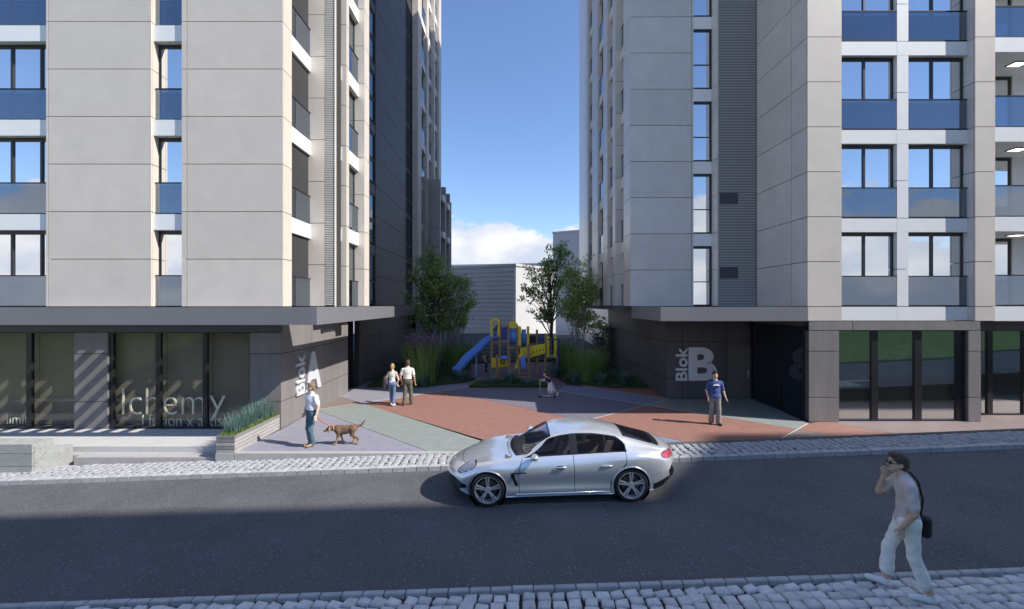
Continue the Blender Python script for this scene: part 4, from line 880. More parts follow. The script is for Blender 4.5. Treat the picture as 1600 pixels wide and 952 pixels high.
# low play panels and blue roof disc
plate([(768, 559), (797, 560), (797, 573), (768, 575)], YM - .1, .04, M_PY, 'play_panel'); plate([(769, 562), (775, 562), (775, 572), (769, 572)], YM - .13, .02, M_PY, 'play_panel')
MB().tube([(gx(785 + 3.2 * math.cos(t), YM), YM - .14, gz(565 + 3.2 * math.sin(t), YM)) for t in np.linspace(0, 2 * math.pi, 15)], .03, 6).build('steering_wheel', M_PK, pg, smooth=True)
MB().ball((gx(788, YF), YF + .1, gz(560, YF)), .26, 14, 8, sc=(1, .5, .5)).build('blue_roof', M_PB, pg, smooth=True)
# wooden steps with yellow sides
plate([(803, 578), (812, 552), (818, 552), (808, 578)], YF + .02, .04, M_PY, 'step_side'); plate([(813, 560), (820, 552), (822, 575), (815, 577)], YF - .1, .04, M_PB, 'slide_panel')
for i, (py, Y) in enumerate(((588, YF - .45), (583, YF - .2), (575, YF + .05), (566, YF + .3))): box('step', gx(798 + i * 2, Y), gx(828, Y), Y - .12, Y + .14, gz(py, Y) - .05, gz(py, Y), M_PW, pg)
for px in (811, 827): MB().box(gx(px, YF - .5) - .05, gx(px, YF - .5) + .05, YF - .55, YF - .45, .006, gz(584, YF - .5)).build('step_post', M_PW, pg)
# blue climbing pole and bar
MB().tube([(gx(872.7, YM), YM - .1, .006), (gx(872.7, YM), YM - .1, gz(529, YM))], .05, 8).build('climbing_pole', M_PNB, pg); MB().tube([(gx(855, YM), YM - .1, gz(530.5, YM)), (gx(872.7, YM), YM - .1, gz(530.5, YM))], .035, 8).build('climbing_pole', M_PNB, pg)
for k in range(6): MB().tube([(gx(867, YM), YM - .1, .3 + k * .22), (gx(872.7, YM), YM - .1, .3 + k * .22)], .02, 6).build('rung', M_PNB, pg)
# wavy slide
path = [(782, 528, 24.45), (774, 529, 24.4), (766, 531, 24.3), (757, 538, 24.15), (748, 549, 23.95), (739, 556, 23.75), (731, 562, 23.55), (724, 572, 23.4), (717, 580, 23.3), (711, 582.5, 23.2)]
V = []; F = []; W_ = .30
sec = [(-W_, .26), (-W_ - .04, .27), (-W_ - .05, .0), (-W_ * .7, -.07), (W_ * .7, -.07), (W_ + .05, .0), (W_ + .04, .27), (W_, .26), (W_ * .75, .02), (0, -.02), (-W_ * .75, .02)]
C = [Vector((gx(a, y), y, gz(b, y))) for a, b, y in path]
for i, c in enumerate(C):
    t = (C[min(i + 1, len(C) - 1)] - C[max(i - 1, 0)]).normalized(); side = t.cross(Vector((0, 0, 1))).normalized(); up = side.cross(t)
    for a, b in sec: V.append(c + side * a + up * b)
n = len(sec)
for i in range(len(C) - 1):
    for j in range(n): F.append((i * n + j, i * n + (j + 1) % n, (i + 1) * n + (j + 1) % n, (i + 1) * n + j))
F += [tuple(range(n)), tuple((len(C) - 1) * n + j for j in range(n - 1, -1, -1))]
sl = MB().add(V, F).build('slide', M_PB, pg, smooth=True); md = sl.modifiers.new('s', 'SUBSURF'); md.levels = md.render_levels = 1
MB().tube([(gx(744, 23.85), 23.85, .006), (gx(744, 23.85), 23.85, gz(553, 23.85))], .04, 8).build('slide_support', mat('play_pale_blue', (.35, .45, .7), .4), pg)
# ------------------------------------------------------------------ the parked car
M_PAINT = mat('silver_paint', (0.78, 0.79, 0.81), 0.26, metal=0.62, coat=1.0); MATS['silver_paint'].node_tree.nodes['Principled BSDF'].inputs['Coat Roughness'].default_value = 0.06
M_CGL = glass_mat('car_glass', (0.02, 0.022, 0.04), 0.20, (0.8, 0.86, 1.0), 0.85, (0.66, 0.67, 0.74)); M_CTRIM = mat('car_trim', (0.012, 0.012, 0.013), 0.35); M_TYRE = mat('tyre', (0.02, 0.02, 0.021), 0.8, bump=.1); M_RIM = mat('alloy', (0.66, 0.67, 0.69), 0.32, metal=.55); M_DISC = mat('brake_disc', (.16, .16, .17), .4, metal=.9)
M_HL = glass_mat('headlight_glass', (0.25, 0.27, 0.32), 0.30, (1, 1, 1), 0.0); M_TL = mat('tail_lamp', (0.36, 0.03, 0.06), 0.15, coat=1.0); M_SEAT = mat('car_leather', (0.34, 0.27, 0.20), 0.6); M_CINT = mat('car_interior', (0.10, 0.085, 0.07), 0.7)
def mono(xk, yk, x):
    """monotone cubic through keys"""
    xk = np.array(xk, float); yk = np.array(yk, float); h = np.diff(xk); d = np.diff(yk) / h; m = np.zeros(len(xk)); m[0], m[-1] = d[0], d[-1]
    for i in range(1, len(xk) - 1): m[i] = 0 if d[i - 1] * d[i] <= 0 else 3 * (h[i - 1] + h[i]) / ((2 * h[i] + h[i - 1]) / d[i - 1] + (h[i] + 2 * h[i - 1]) / d[i])
    i = np.clip(np.searchsorted(xk, x) - 1, 0, len(h) - 1); t = (x - xk[i]) / h[i]
    return yk[i] * (2 * t**3 - 3 * t**2 + 1) + m[i] * h[i] * (t**3 - 2 * t**2 + t) + yk[i + 1] * (-2 * t**3 + 3 * t**2) + m[i + 1] * h[i] * (t**3 - t**2)
def make_car():
    LEN = 4.97; WF, WR = .93, 3.85; WRAD = .345; ARCH = .385
    NX = 440; xs = np.linspace(0, 1, NX); xs = LEN * xs
    f = lambda k, v: mono(k, v, xs)
    hw = f([0, .25, .6, .93, 1.5, 2.3, 3.0, 3.5, 3.85, 4.4, 4.75, 4.97], [.80, .875, .935, .962, .945, .94, .945, .965, .972, .935, .88, .80])
    zb = f([0, .25, .6, 1.5, 3.5, 4.4, 4.75, 4.97], [.30, .20, .175, .175, .18, .22, .28, .42])
    zc = f([0, .04, .12, .3, .6, .95, 1.22, 1.38, 1.70, 2.0, 2.25, 2.5, 2.8, 3.1, 3.4, 3.7, 4.0, 4.3, 4.6, 4.75, 4.86, 4.93, 4.97], [.56, .64, .70, .775, .845, .90, .935, .965, 1.115, 1.248, 1.338, 1.390, 1.410, 1.408, 1.37, 1.305, 1.22, 1.12, 1.02, .985, .92, .82, .70])
    zk = f([0, .04, .12, .3, .6, .95, 1.3, 1.55, 1.75, 2.0, 2.25, 2.5, 2.8, 3.1, 3.4, 3.7, 4.0, 4.3, 4.6, 4.75, 4.86, 4.93, 4.97], [.555, .635, .69, .765, .835, .89, .93, .965, 1.075, 1.19, 1.285, 1.338, 1.362, 1.35, 1.308, 1.24, 1.155, 1.075, 1.0, .965, .90, .80, .69])
    yk = f([0, .4, .93, 1.5, 1.8, 2.25, 2.8, 3.4, 4.0, 4.6, 4.97], [.42, .46, .52, .70, .655, .60, .585, .565, .56, .58, .5])
    zl = f([0, .04, .12, .3, .6, .95, 1.3, 1.55, 2.0, 2.8, 3.4, 3.7, 4.0, 4.3, 4.6, 4.75, 4.86, 4.93, 4.97], [.54, .61, .66, .745, .83, .888, .91, .925, .94, .955, .975, .985, .985, .97, .94, .91, .85, .76, .67])
    yl = f([0, .4, .93, 1.5, 2.0, 3.0, 3.5, 3.85, 4.3, 4.6, 4.97], [.64, .72, .815, .845, .845, .84, .85, .86, .83, .78, .66])
    z5 = zl - f([0, .3, .93, 1.5, 3.5, 4.3, 4.97], [.05, .07, .075, .09, .09, .085, .08]); y5 = hw - f([0, .5, 1.5, 3.2, 3.85, 4.97], [.03, .025, .045, .045, .022, .03])
    z4 = f([0, .3, .93, 1.5, 3.4, 3.85, 4.5, 4.97], [.47, .55, .66, .66, .67, .70, .66, .58]); y4 = hw
    z3 = f([0, .3, 1.2, 3.6, 4.5, 4.97], [.40, .42, .42, .42, .46, .50]); y3 = hw - f([0, .6, 1.4, 2.4, 3.4, 4.2, 4.97], [.01, .012, .032, .038, .03, .012, .01])
    z25 = f([0, .3, 1.2, 3.6, 4.5, 4.97], [.35, .31, .30, .30, .36, .46]); y25 = hw - f([0, .6, 1.4, 3.4, 4.2, 4.97], [.03, .03, .018, .018, .02, .03])
    z2 = zb + .03; y2 = hw - .035; y1 = hw - .11; zr = zk + (zc - zk) * .72; yr = yk * .55
    y7 = (yl + yk) / 2 + .022 * np.clip((zk - zl) / .3, 0, 1); z7 = (zl + zk) / 2
    KY = np.stack([np.zeros(NX), y1, y2, y25, y3, y4, y5, yl, y7, yk, yr, np.zeros(NX)], 1); KZ = np.stack([zb, zb, z2, z25, z3, z4, z5, zl, z7, zk, zr, zc], 1)
    # dense section: Catmull-Rom across, creased nowhere
    NS = 9; K = KY.shape[1]; Yd = []; Zd = []; vk = []
    for k in range(K - 1):
        for j in range(NS if k < K - 2 else NS + 1):
            t = j / NS; vk.append(k + t); out = []
            for Q in (KY, KZ):
                p0 = Q[:, k - 1] if k > 0 else (Q[:, 1] * (1 if Q is KZ else -1)); p3 = Q[:, k + 2] if k + 2 < K else (Q[:, K - 2] * (1 if Q is KZ else -1)); p1, p2 = Q[:, k], Q[:, k + 1]
                tn = .5
                out.append((2 * t**3 - 3 * t**2 + 1) * p1 + (t**3 - 2 * t**2 + t) * (p2 - p0) * tn + (-2 * t**3 + 3 * t**2) * p2 + (t**3 - t**2) * (p3 - p1) * tn)
            Yd.append(out[0]); Zd.append(out[1])
    Yd = np.stack(Yd, 1); Zd = np.stack(Zd, 1); vk = np.array(vk); Yd = np.maximum(Yd, 0)
    bow = mono([0, .25, .7, 1.3, 2, 3.6, 4.3, 4.7, 4.97], [.50, .40, .16, 0, 0, 0, -.10, -.26, -.40], xs)
    Xd = xs[:, None] + bow[:, None] * (Yd / .9) ** 2.4
    # windscreen and tailgate glass curve in plan too
    Xd += (.24 * np.clip(1 - np.abs(xs - 1.62) / .62, 0, 1))[:, None] * (Yd / .8) ** 2 * np.clip((vk[None, :] - 7.5) / 1.5, 0, 1)
    NV = len(vk); X = Xd; parts = {}
    ci = lambda A: (A[:-1, :-1] + A[1:, :-1] + A[1:, 1:] + A[:-1, 1:]) / 4
    cx, cy, cz = ci(X), ci(Yd), ci(Zd); cv = (vk[:-1] + vk[1:])[None, :] / 2 + np.zeros((NX - 1, 1)); cu = ci(np.repeat(xs[:, None], NV, 1))
    lab = np.zeros(cx.shape, int)      # 0 body
    dF = np.hypot(cx - WF, cz - WRAD); dR = np.hypot(cx - WR, cz - WRAD); side = cv < 6.9
    lip = side & ((dF < ARCH + .012) | (dR < ARCH + .012)) & (cy > .5); hole = side & ((dF < ARCH) | (dR < ARCH))
    under = (cv < 1) & True
    # front door / rear door / bonnet / tailgate
    inside = (cv > 2.6) & (cv < 7.08)
    d1 = inside & (cx > 1.56 + .10 * np.clip((cz - .55) / .4, 0, 1) ** 2) & (cx < 2.70); d2 = inside & (cx >= 2.70) & (cx < 3.42 + .34 * np.clip((cz - .38) / .42, 0, 1)) & (dR > ARCH - .02)
    lab[d1] = 10; lab[d2] = 11
    bon = (cv > 7.3) & (cu > .34) & (cu < 1.34); lab[bon] = 12
    # seams: cells where the label changes to the next cell
    sm = np.zeros_like(lab, bool); sm[1:, :] |= lab[1:, :] != lab[:-1, :]; sm[:, 1:] |= (lab[:, 1:] != lab[:, :-1]) & (cv[:, 1:] < 6.9); seam = sm.copy()
    lab[seam & (dR > ARCH + .02)] = 2
    # side glazing outline in side view
    t = np.clip((cx - 1.86) / 1.92, 0, 1); in_dlo = (cv > 7.10) & (cv < 8.90 - .0) & (cx > 1.70) & (cx < 3.80)
    fr_ = (cv - 7.10) / 1.8; front_ok = cx > 1.72 + 1.0 * (fr_ * .62) * 0 ; A_line = cx > 1.66 + .52 * np.clip(fr_, 0, 1) ** 1.0 * 1.0 - .0; rear_ok = (cx - 3.42) / .40 < np.sqrt(np.clip(1 - (np.clip(fr_, 0, 1) - .32) ** 2 / .60, 0, 1))
    dlo = in_dlo & A_line & rear_ok
    er = dlo.copy(); er[2:-2, 1:-1] = dlo[2:-2, 1:-1] & dlo[:-4, 1:-1] & dlo[4:, 1:-1] & dlo[2:-2, :-2] & dlo[2:-2, 2:]
    lab[dlo] = 2; lab[er & (cx < 2.64)] = 20; lab[er & (cx > 2.80) & (cx < 3.37)] = 21; lab[er & (cx > 3.385)] = 22
    ws = (cv > 9.05) & (cu > 1.40) & (cu < 2.26); lab[ws] = 2; ws2 = (cv > 9.16) & (cu > 1.47) & (cu < 2.225); lab[ws2] = 23
    rw = (cv > 9.2) & (cu > 3.80) & (cu < 4.62); lab[rw] = 2; rw2 = (cv > 9.34) & (cu > 3.87) & (cu < 4.50); lab[rw2] = 24
    # lamps and front intakes
    def ell(x0, z0, a, b, ang): dx, dz = cx - x0, cz - z0; c, s = math.cos(ang), math.sin(ang); return (dx * c + dz * s) ** 2 / a**2 + (-dx * s + dz * c) ** 2 / b**2
    h = ell(.50, .735, .215, .052, .42); ok = (cv > 4.8) & (cv < 8.6); lab[ok & (h < 1.12)] = 2; lab[ok & (h < .86)] = 30
    h = ell(4.70, .86, .20, .062, -.16); ok = (cv > 4.6) & (cx > 4.45); lab[ok & (h < 1.12)] = 2; lab[ok & (h < .9)] = 31
    lab[(cu < .30) & (cz < .50) & (cz > .33) & (cy < .55) & (cv < 5.5) & (cv > 1)] = 2; h = ell(.36, .40, .13, .055, -.05); lab[(cu < .5) & (cy > .6) & (cv < 6) & (h < 1)] = 2
    # side vent behind the front wheel
    vent = (cv < 6) & (np.abs((cx - 1.43) - (.66 - cz) * .35) < .035) & (cz > .40) & (cz < .665); lab[vent] = 2; lab[(cv < 6) & (np.abs(cz - .672) < .018) & (cx > 1.40) & (cx < 1.72 )] = 2
    lab[(cx > 4.3) & (cv < 3.0) & (dR > ARCH + .03)] = 2; lab[hole] = -1; lab[(cv < 1.0)] = np.where(hole[cv < 1.0], -1, 2)
    FI = np.arange(NX * NV).reshape(NX, NV); quads = np.stack([FI[:-1, :-1], FI[:-1, 1:], FI[1:, 1:], FI[1:, :-1]], -1)
    P = np.stack([X, -Yd, Zd], -1).reshape(-1, 3)      # near side of the car at -y
    # snap the arch edge to a true circle
    vd = np.full(P.shape[0], 9.0)
    for c0 in (WF, WR):
        dd = np.hypot(P[:, 0] - c0, P[:, 2] - WRAD); q = (np.abs(dd - ARCH) < .012) & (np.abs(P[:, 1]) > .5); s_ = ARCH / dd[q]; P[q, 0] = c0 + (P[q, 0] - c0) * s_; P[q, 2] = WRAD + (P[q, 2] - WRAD) * s_
    return P, quads, lab, (WF, WR, WRAD, ARCH, LEN)
def build_car(origin, pitch):
    P, quads, lab, (WF, WR, WRAD, ARCH, LEN) = make_car()
    car = empty('parked_car', origin, 'silver four-door coupe parked at the far kerb, facing left', 'car')
    def sub(name, labs, m, mirror, parent=car):
        sel = np.isin(lab, labs); q = quads[sel]
        if not len(q): return None
        Q = q.reshape(-1, 4); used, inv = np.unique(Q, return_inverse=True); V = P[used].copy(); F = inv.reshape(-1, 4)
        if mirror == 'far': V[:, 1] *= -1; F = F[:, ::-1]
        elif mirror == 'both': V2 = V.copy(); V2[:, 1] *= -1; F = np.concatenate([F, F[:, ::-1] + len(V)]); V = np.concatenate([V, V2])
        o = np_mesh(name, V, F, m, None, (0, 0, 0), smooth=True)
        if mirror == 'both':
            bm = bmesh.new(); bm.from_mesh(o.data); bmesh.ops.remove_doubles(bm, verts=bm.verts, dist=.0006); bmesh.ops.recalc_face_normals(bm, faces=bm.faces); bm.to_mesh(o.data); bm.free()
        o.parent = parent; return o
    sub('body', [0], M_PAINT, 'both'); sub('trim', [2], M_CTRIM, 'both'); sub('bonnet', [12], M_PAINT, 'both'); sub('windscreen', [23], M_CGL, 'both'); sub('rear_window', [24], M_CGL, 'both')
    doors = {}
    for mir in ('near', 'far'):
        s = -1 if mir == 'near' else 1
        for L_ in (10, 11):
            d = sub('door', [L_], M_PAINT, mir); hx = 2.42 if L_ == 10 else 3.36
            mb = MB().tube([(hx - .12, s * .952, .755), (hx - .07, s * .972, .765), (hx + .07, s * .972, .768), (hx + .12, s * .952, .758)], [.012, .018, .018, .012], 8); hd = mb.build('handle', M_RIM, None, (0, 0, 0), smooth=True); hd.parent = d
            rc = MB().ball((hx, s * .925, .752), .10, 12, 6, sc=(1, .25, .38)).build('handle_recess', M_CTRIM, None, (0, 0, 0)); rc.parent = d
        for L_ in (20, 21, 22): sub('side_window', [L_], M_CGL, mir)
        sub('headlight', [30], M_HL, mir); sub('tail_light', [31], M_TL, mir)
        # mirror
        mb = MB().ball((1.90, s * 1.0, 1.0), .12, 14, 8, sc=(.75, .95, .55)); mm = mb.build('wing_mirror', M_PAINT, None, (0, 0, 0), smooth=True); mm.parent = car
        st_ = MB().tube([(1.88, s * .84, .945), (1.88, s * .96, .955)], [.03, .025], 8).build('mirror_stalk', M_CTRIM, None, (0, 0, 0)); st_.parent = mm
        ri = MB().tube([(1.5, s * .925, .235), (2.5, s * .925, .235), (3.42, s * .93, .24)], .022, 8).build('side_skirt', M_PAINT, None, (0, 0, 0), smooth=True); ri.parent = car
        for wx in (WF, WR):
            th = np.linspace(math.radians(-22), math.radians(202), 40); ax_ = wx + ARCH * np.cos(th); az_ = WRAD + ARCH * np.sin(th); sd_ = P[np.abs(P[:, 1]) > .6]; sd_ = sd_[sd_[:, 2] < .9]
            yy_ = np.array([abs(sd_[np.argmin((sd_[:, 0] - a) ** 2 + (sd_[:, 2] - b) ** 2), 1]) for a, b in zip(ax_, az_)]); yy_ = np.convolve(np.pad(yy_, 2, 'edge'), np.ones(5) / 5, 'valid')
            ar_ = MB().tube([(a, s * (y - .004), b) for a, y, b in zip(ax_, yy_, az_)], .016, 8).build('arch_trim', M_PAINT, None, (0, 0, 0), smooth=True); ar_.parent = car
            wl = empty('wheel_hub_pivot', (0, 0, 0)); D.objects.remove(wl)
            yo = s * .955; n = 40
            prof = [(-.235, .255), (-.235, .30), (-.22, .335), (-.19, .345), (-.05, .345), (-.02, .335), (-.004, .31), (0, .285), (-.012, .272), (-.03, .268)]
            V = []; F = []
            for a, r in prof:
                for j in range(n): t = 2 * math.pi * j / n; V.append((wx + r * math.cos(t), yo + s * a, WRAD + r * math.sin(t)))
            for i in range(len(prof) - 1):
                for j in range(n): F.append((i * n + j, i * n + (j + 1) % n, (i + 1) * n + (j + 1) % n, (i + 1) * n + j))
            ty = MB().add(V, F).build('wheel', M_TYRE, None, (0, 0, 0), smooth=True); ty.parent = car
            rb = MB(); V = []; F = []; rp = [(-.02, .274), (-.008, .272), (-.006, .262), (-.03, .252), (-.16, .235)]
            for a, r in rp:
                for j in range(n): t = 2 * math.pi * j / n; V.append((wx + r * math.cos(t), yo + s * a, WRAD + r * math.sin(t)))
            for i in range(len(rp) - 1):
                for j in range(n): F.append((i * n + j, i * n + (j + 1) % n, (i + 1) * n + (j + 1) % n, (i + 1) * n + j))
            rb.add(V, F)
            for k in range(5):
                a0 = math.pi / 2 + 2 * math.pi * k / 5
                for da in (-.115, .115):
                    a1 = a0 + da; ca, sa = math.cos(a1), math.sin(a1); r0, r1 = .05, .262; cr = (r0 + r1) / 2
                    p0 = Vector((wx + math.cos(a0 + da * 1.6) * r0, yo + s * -.045, WRAD + math.sin(a0 + da * 1.6) * r0)); p1 = Vector((wx + ca * r1, yo + s * -.02, WRAD + sa * r1)); d = (p1 - p0); wv = Vector((-sa, 0, ca))
                    rb.obox((p0 + p1) / 2, d * .5, wv * .0135, Vector((0, s * .014, 0)))
            rb.tube([(wx, yo - s * .10, WRAD), (wx, yo - s * .022, WRAD)], .062, 18); rim = rb.build('rim', M_RIM, None, (0, 0, 0)); rim.parent = ty
            ds = MB().tube([(wx, yo - s * .13, WRAD), (wx, yo - s * .11, WRAD)], .19, 26).build('brake_disc', M_DISC, None, (0, 0, 0)); ds.parent = ty
            wb = MB().tube([(wx, s * .60, WRAD), (wx, s * .90, WRAD)], ARCH + .02, 30, cap=False); wb.tube([(wx, s * .60, WRAD), (wx, s * .61, WRAD)], ARCH + .02, 30); w_ = wb.build('wheel_housing', M_CTRIM, None, (0, 0, 0)); w_.parent = car
    # cabin
    mb = MB().box(1.45, 4.4, -.78, .78, .42, .52).box(1.3, 1.75, -.74, .74, .52, .93); o = mb.build('cabin_floor', M_CINT, None, (0, 0, 0)); o.parent = car
    for sx in (2.25, 3.15):
        for sy in (-.38, .38):
            m2 = MB().obox((sx, sy, .66), (.26, 0, .02), (0, .25, 0), (0, 0, .08)).obox((sx + .27, sy, .90), (.07, 0, 0), (0, .24, 0), (.10, 0, .26)).obox((sx + .40, sy, 1.20), (.05, 0, 0), (0, .13, 0), (.02, 0, .085)); o = m2.build('seat', M_SEAT, None, (0, 0, 0)); o.parent = car
    sw = MB().tube([(1.88 + .06 * math.sin(t), -.38 + .18 * math.cos(t), .92 + .17 * math.sin(t)) for t in np.linspace(0, 2 * math.pi, 22)], .016, 6).build('steering_wheel', M_CINT, None, (0, 0, 0)); sw.parent = car
    pb = MB().box(-.01, .03, -.25, .25, .30, .40); 
    car.location = origin; car.rotation_euler = (0, -pitch, 0)
    for o in list(car.children): o.location = Vector((-WF, 0, 0)) + o.location
    return car
XW = gx(763, 8.64); build_car((XW, 9.60, zs(XW) - .115), 0.034)
# ------------------------------------------------------------------ people and the dog: one continuous surface each, grown from an implicit body
def surface_nets(Df, org, h):
    s = Df < 0; n = np.array(Df.shape); c = np.zeros(n - 1, np.int8)
    for a in (0, 1):
        for b in (0, 1):
            for d in (0, 1): c += s[a:n[0] - 1 + a, b:n[1] - 1 + b, d:n[2] - 1 + d]
    act = (c > 0) & (c < 8); idx = np.full(act.shape, -1, np.int64); I = np.argwhere(act); idx[act] = np.arange(len(I)); acc = np.zeros((len(I), 3)); cnt = np.zeros(len(I))
    cor = [(a, b, d) for a in (0, 1) for b in (0, 1) for d in (0, 1)]
    for i, p in enumerate(cor):
        for q in cor[i + 1:]:
            if sum(abs(p[k] - q[k]) for k in range(3)) != 1: continue
            va = Df[I[:, 0] + p[0], I[:, 1] + p[1], I[:, 2] + p[2]]; vb = Df[I[:, 0] + q[0], I[:, 1] + q[1], I[:, 2] + q[2]]; m = (va < 0) != (vb < 0); t = np.where(m, va / np.where(m, va - vb, 1), 0)
            P = np.array(p) + t[:, None] * (np.array(q) - np.array(p)); acc[m] += P[m]; cnt[m] += 1
    V = (I + acc / cnt[:, None]) * h + org; F = []
    for ax in range(3):
        o1, o2 = [k for k in range(3) if k != ax]; sl0 = [slice(None)] * 3; sl1 = [slice(None)] * 3; sl0[ax] = slice(0, -1); sl1[ax] = slice(1, None)
        E = np.argwhere(s[tuple(sl0)] != s[tuple(sl1)]); E = E[(E[:, o1] > 0) & (E[:, o2] > 0)]; E = E[(E[:, o1] < act.shape[o1]) & (E[:, o2] < act.shape[o2])]
        g = lambda d1, d2: idx[tuple((E[:, k] - (d1 if k == o1 else d2 if k == o2 else 0)) for k in range(3))]
        q = np.stack([g(0, 0), g(1, 0), g(1, 1), g(0, 1)], 1); inner = s[tuple(sl0)][tuple(E.T)]; flip = inner if ax != 1 else ~inner
        q[~flip] = q[~flip][:, ::-1]; F.append(q)
    F = np.concatenate(F); return V, F[(F >= 0).all(1)]
class Body:
    def __init__(s): s.pr = []
    def cap(s, a, b, ra, rb, m, flat=None, k=.025, n=None): s.pr.append(('c', np.array(a, float), np.array(b, float), ra, rb, m, flat, k, n)); return s
    def ell(s, c, r, m, R=None, k=.02): s.pr.append(('e', np.array(c, float), np.array(r, float), 0, 0, m, R, k, None)); return s
    def dist(s, p, P):
        if p[0] == 'c':
            _, a, b, ra, rb, m, flat, k, n = p; ba = b - a; t = np.clip((P - a) @ ba / max(ba @ ba, 1e-9), 0, 1); q = P - a - t[..., None] * ba; r = ra + t * (rb - ra); kk = 1
            if flat is not None:
                d = np.array(flat[0], float); d /= np.linalg.norm(d); q = q + (q @ d)[..., None] * d * (1 / flat[1] - 1); kk = min(1, flat[1])
            dd = (np.linalg.norm(q, axis=-1) - r) * kk
            if n: dd = dd + n[0] * np.sin(P[..., 2] * n[1] + 2.2 * np.sin(P[..., 0] * n[1] * .5) + 1.3 * np.sin(P[..., 1] * n[1] * .7))
            return dd
        _, c, r, _, _, m, R, k, n = p; q = P - c
        if R is not None: q = q @ R
        e = np.linalg.norm(q / r, axis=-1); g = np.linalg.norm(q / (r * r), axis=-1); return e * (e - 1) / np.maximum(g, 1e-6)
    def mesh(s, h):
        lo = np.full(3, 9.); hi = np.full(3, -9.)
        for p in s.pr:
            if p[0] == 'c': rr = max(p[3], p[4]); lo = np.minimum(lo, np.minimum(p[1], p[2]) - rr); hi = np.maximum(hi, np.maximum(p[1], p[2]) + rr)
            else: rr = p[2].max(); lo = np.minimum(lo, p[1] - rr); hi = np.maximum(hi, p[1] + rr)
        lo -= .05; hi += .05; n = np.ceil((hi - lo) / h).astype(int) + 1; Df = np.full(n, .5, np.float32)
        for p in s.pr:
            if p[0] == 'c': rr = max(p[3], p[4]) + .06; a, b = np.minimum(p[1], p[2]) - rr, np.maximum(p[1], p[2]) + rr
            else: rr = p[2].max() + .06; a, b = p[1] - rr, p[1] + rr
            i0 = np.maximum(((a - lo) / h).astype(int), 0); i1 = np.minimum(((b - lo) / h).astype(int) + 2, n); sl = tuple(slice(x, y) for x, y in zip(i0, i1))
            G_ = np.stack(np.meshgrid(*[lo[k] + h * np.arange(i0[k], i1[k]) for k in range(3)], indexing='ij'), -1); d = s.dist(p, G_); k = p[7]; c = Df[sl]; hh = np.maximum(k - np.abs(c - d), 0) / k; Df[sl] = np.minimum(c, d) - hh * hh * k * .25
        V, F = surface_nets(Df, lo, h); C = V[F].mean(1); best = np.full(len(C), 9.); mi = np.zeros(len(C), int)
        for p in s.pr: d = s.dist(p, C); q = d < best; best[q] = d[q]; mi[q] = p[5]
        return V, F, mi
def rotm(yaw=0, pitch=0, roll=0): return np.array((Matrix.Rotation(yaw, 3, 'Z') @ Matrix.Rotation(pitch, 3, 'Y') @ Matrix.Rotation(roll, 3, 'X')))
def cloth(name, c, **k): return mat(name, c, .85, var=k.get('var', .06), vscale=k.get('vs', 14), bump=.7, bscale=17, spec=.2)
SKIN = mat('skin', (.52, .31, .22), .55, var=.05, vscale=20); SKIN2 = mat('skin_tan', (.62, .41, .30), .55, var=.05, vscale=20); SKIN3 = mat('skin_fair', (.62, .42, .33), .55)
EYE = mat('eye_dark', (.02, .018, .016), .3); LIP = mat('lips', (.34, .13, .11), .5)
HAIRB = mat('hair_brown', (.07, .043, .026), .6, var=.4, vscale=60, bump=.6, bscale=90); HAIRK = mat('hair_black', (.014, .012, .011), .5, var=.3, vscale=60, bump=.5, bscale=90); HAIRY = mat('hair_blond', (.38, .24, .11), .55, var=.35, vscale=60, bump=.5, bscale=90); HAIRG = mat('hair_light_brown', (.20, .14, .085), .6, var=.3, vscale=60, bump=.5, bscale=90)
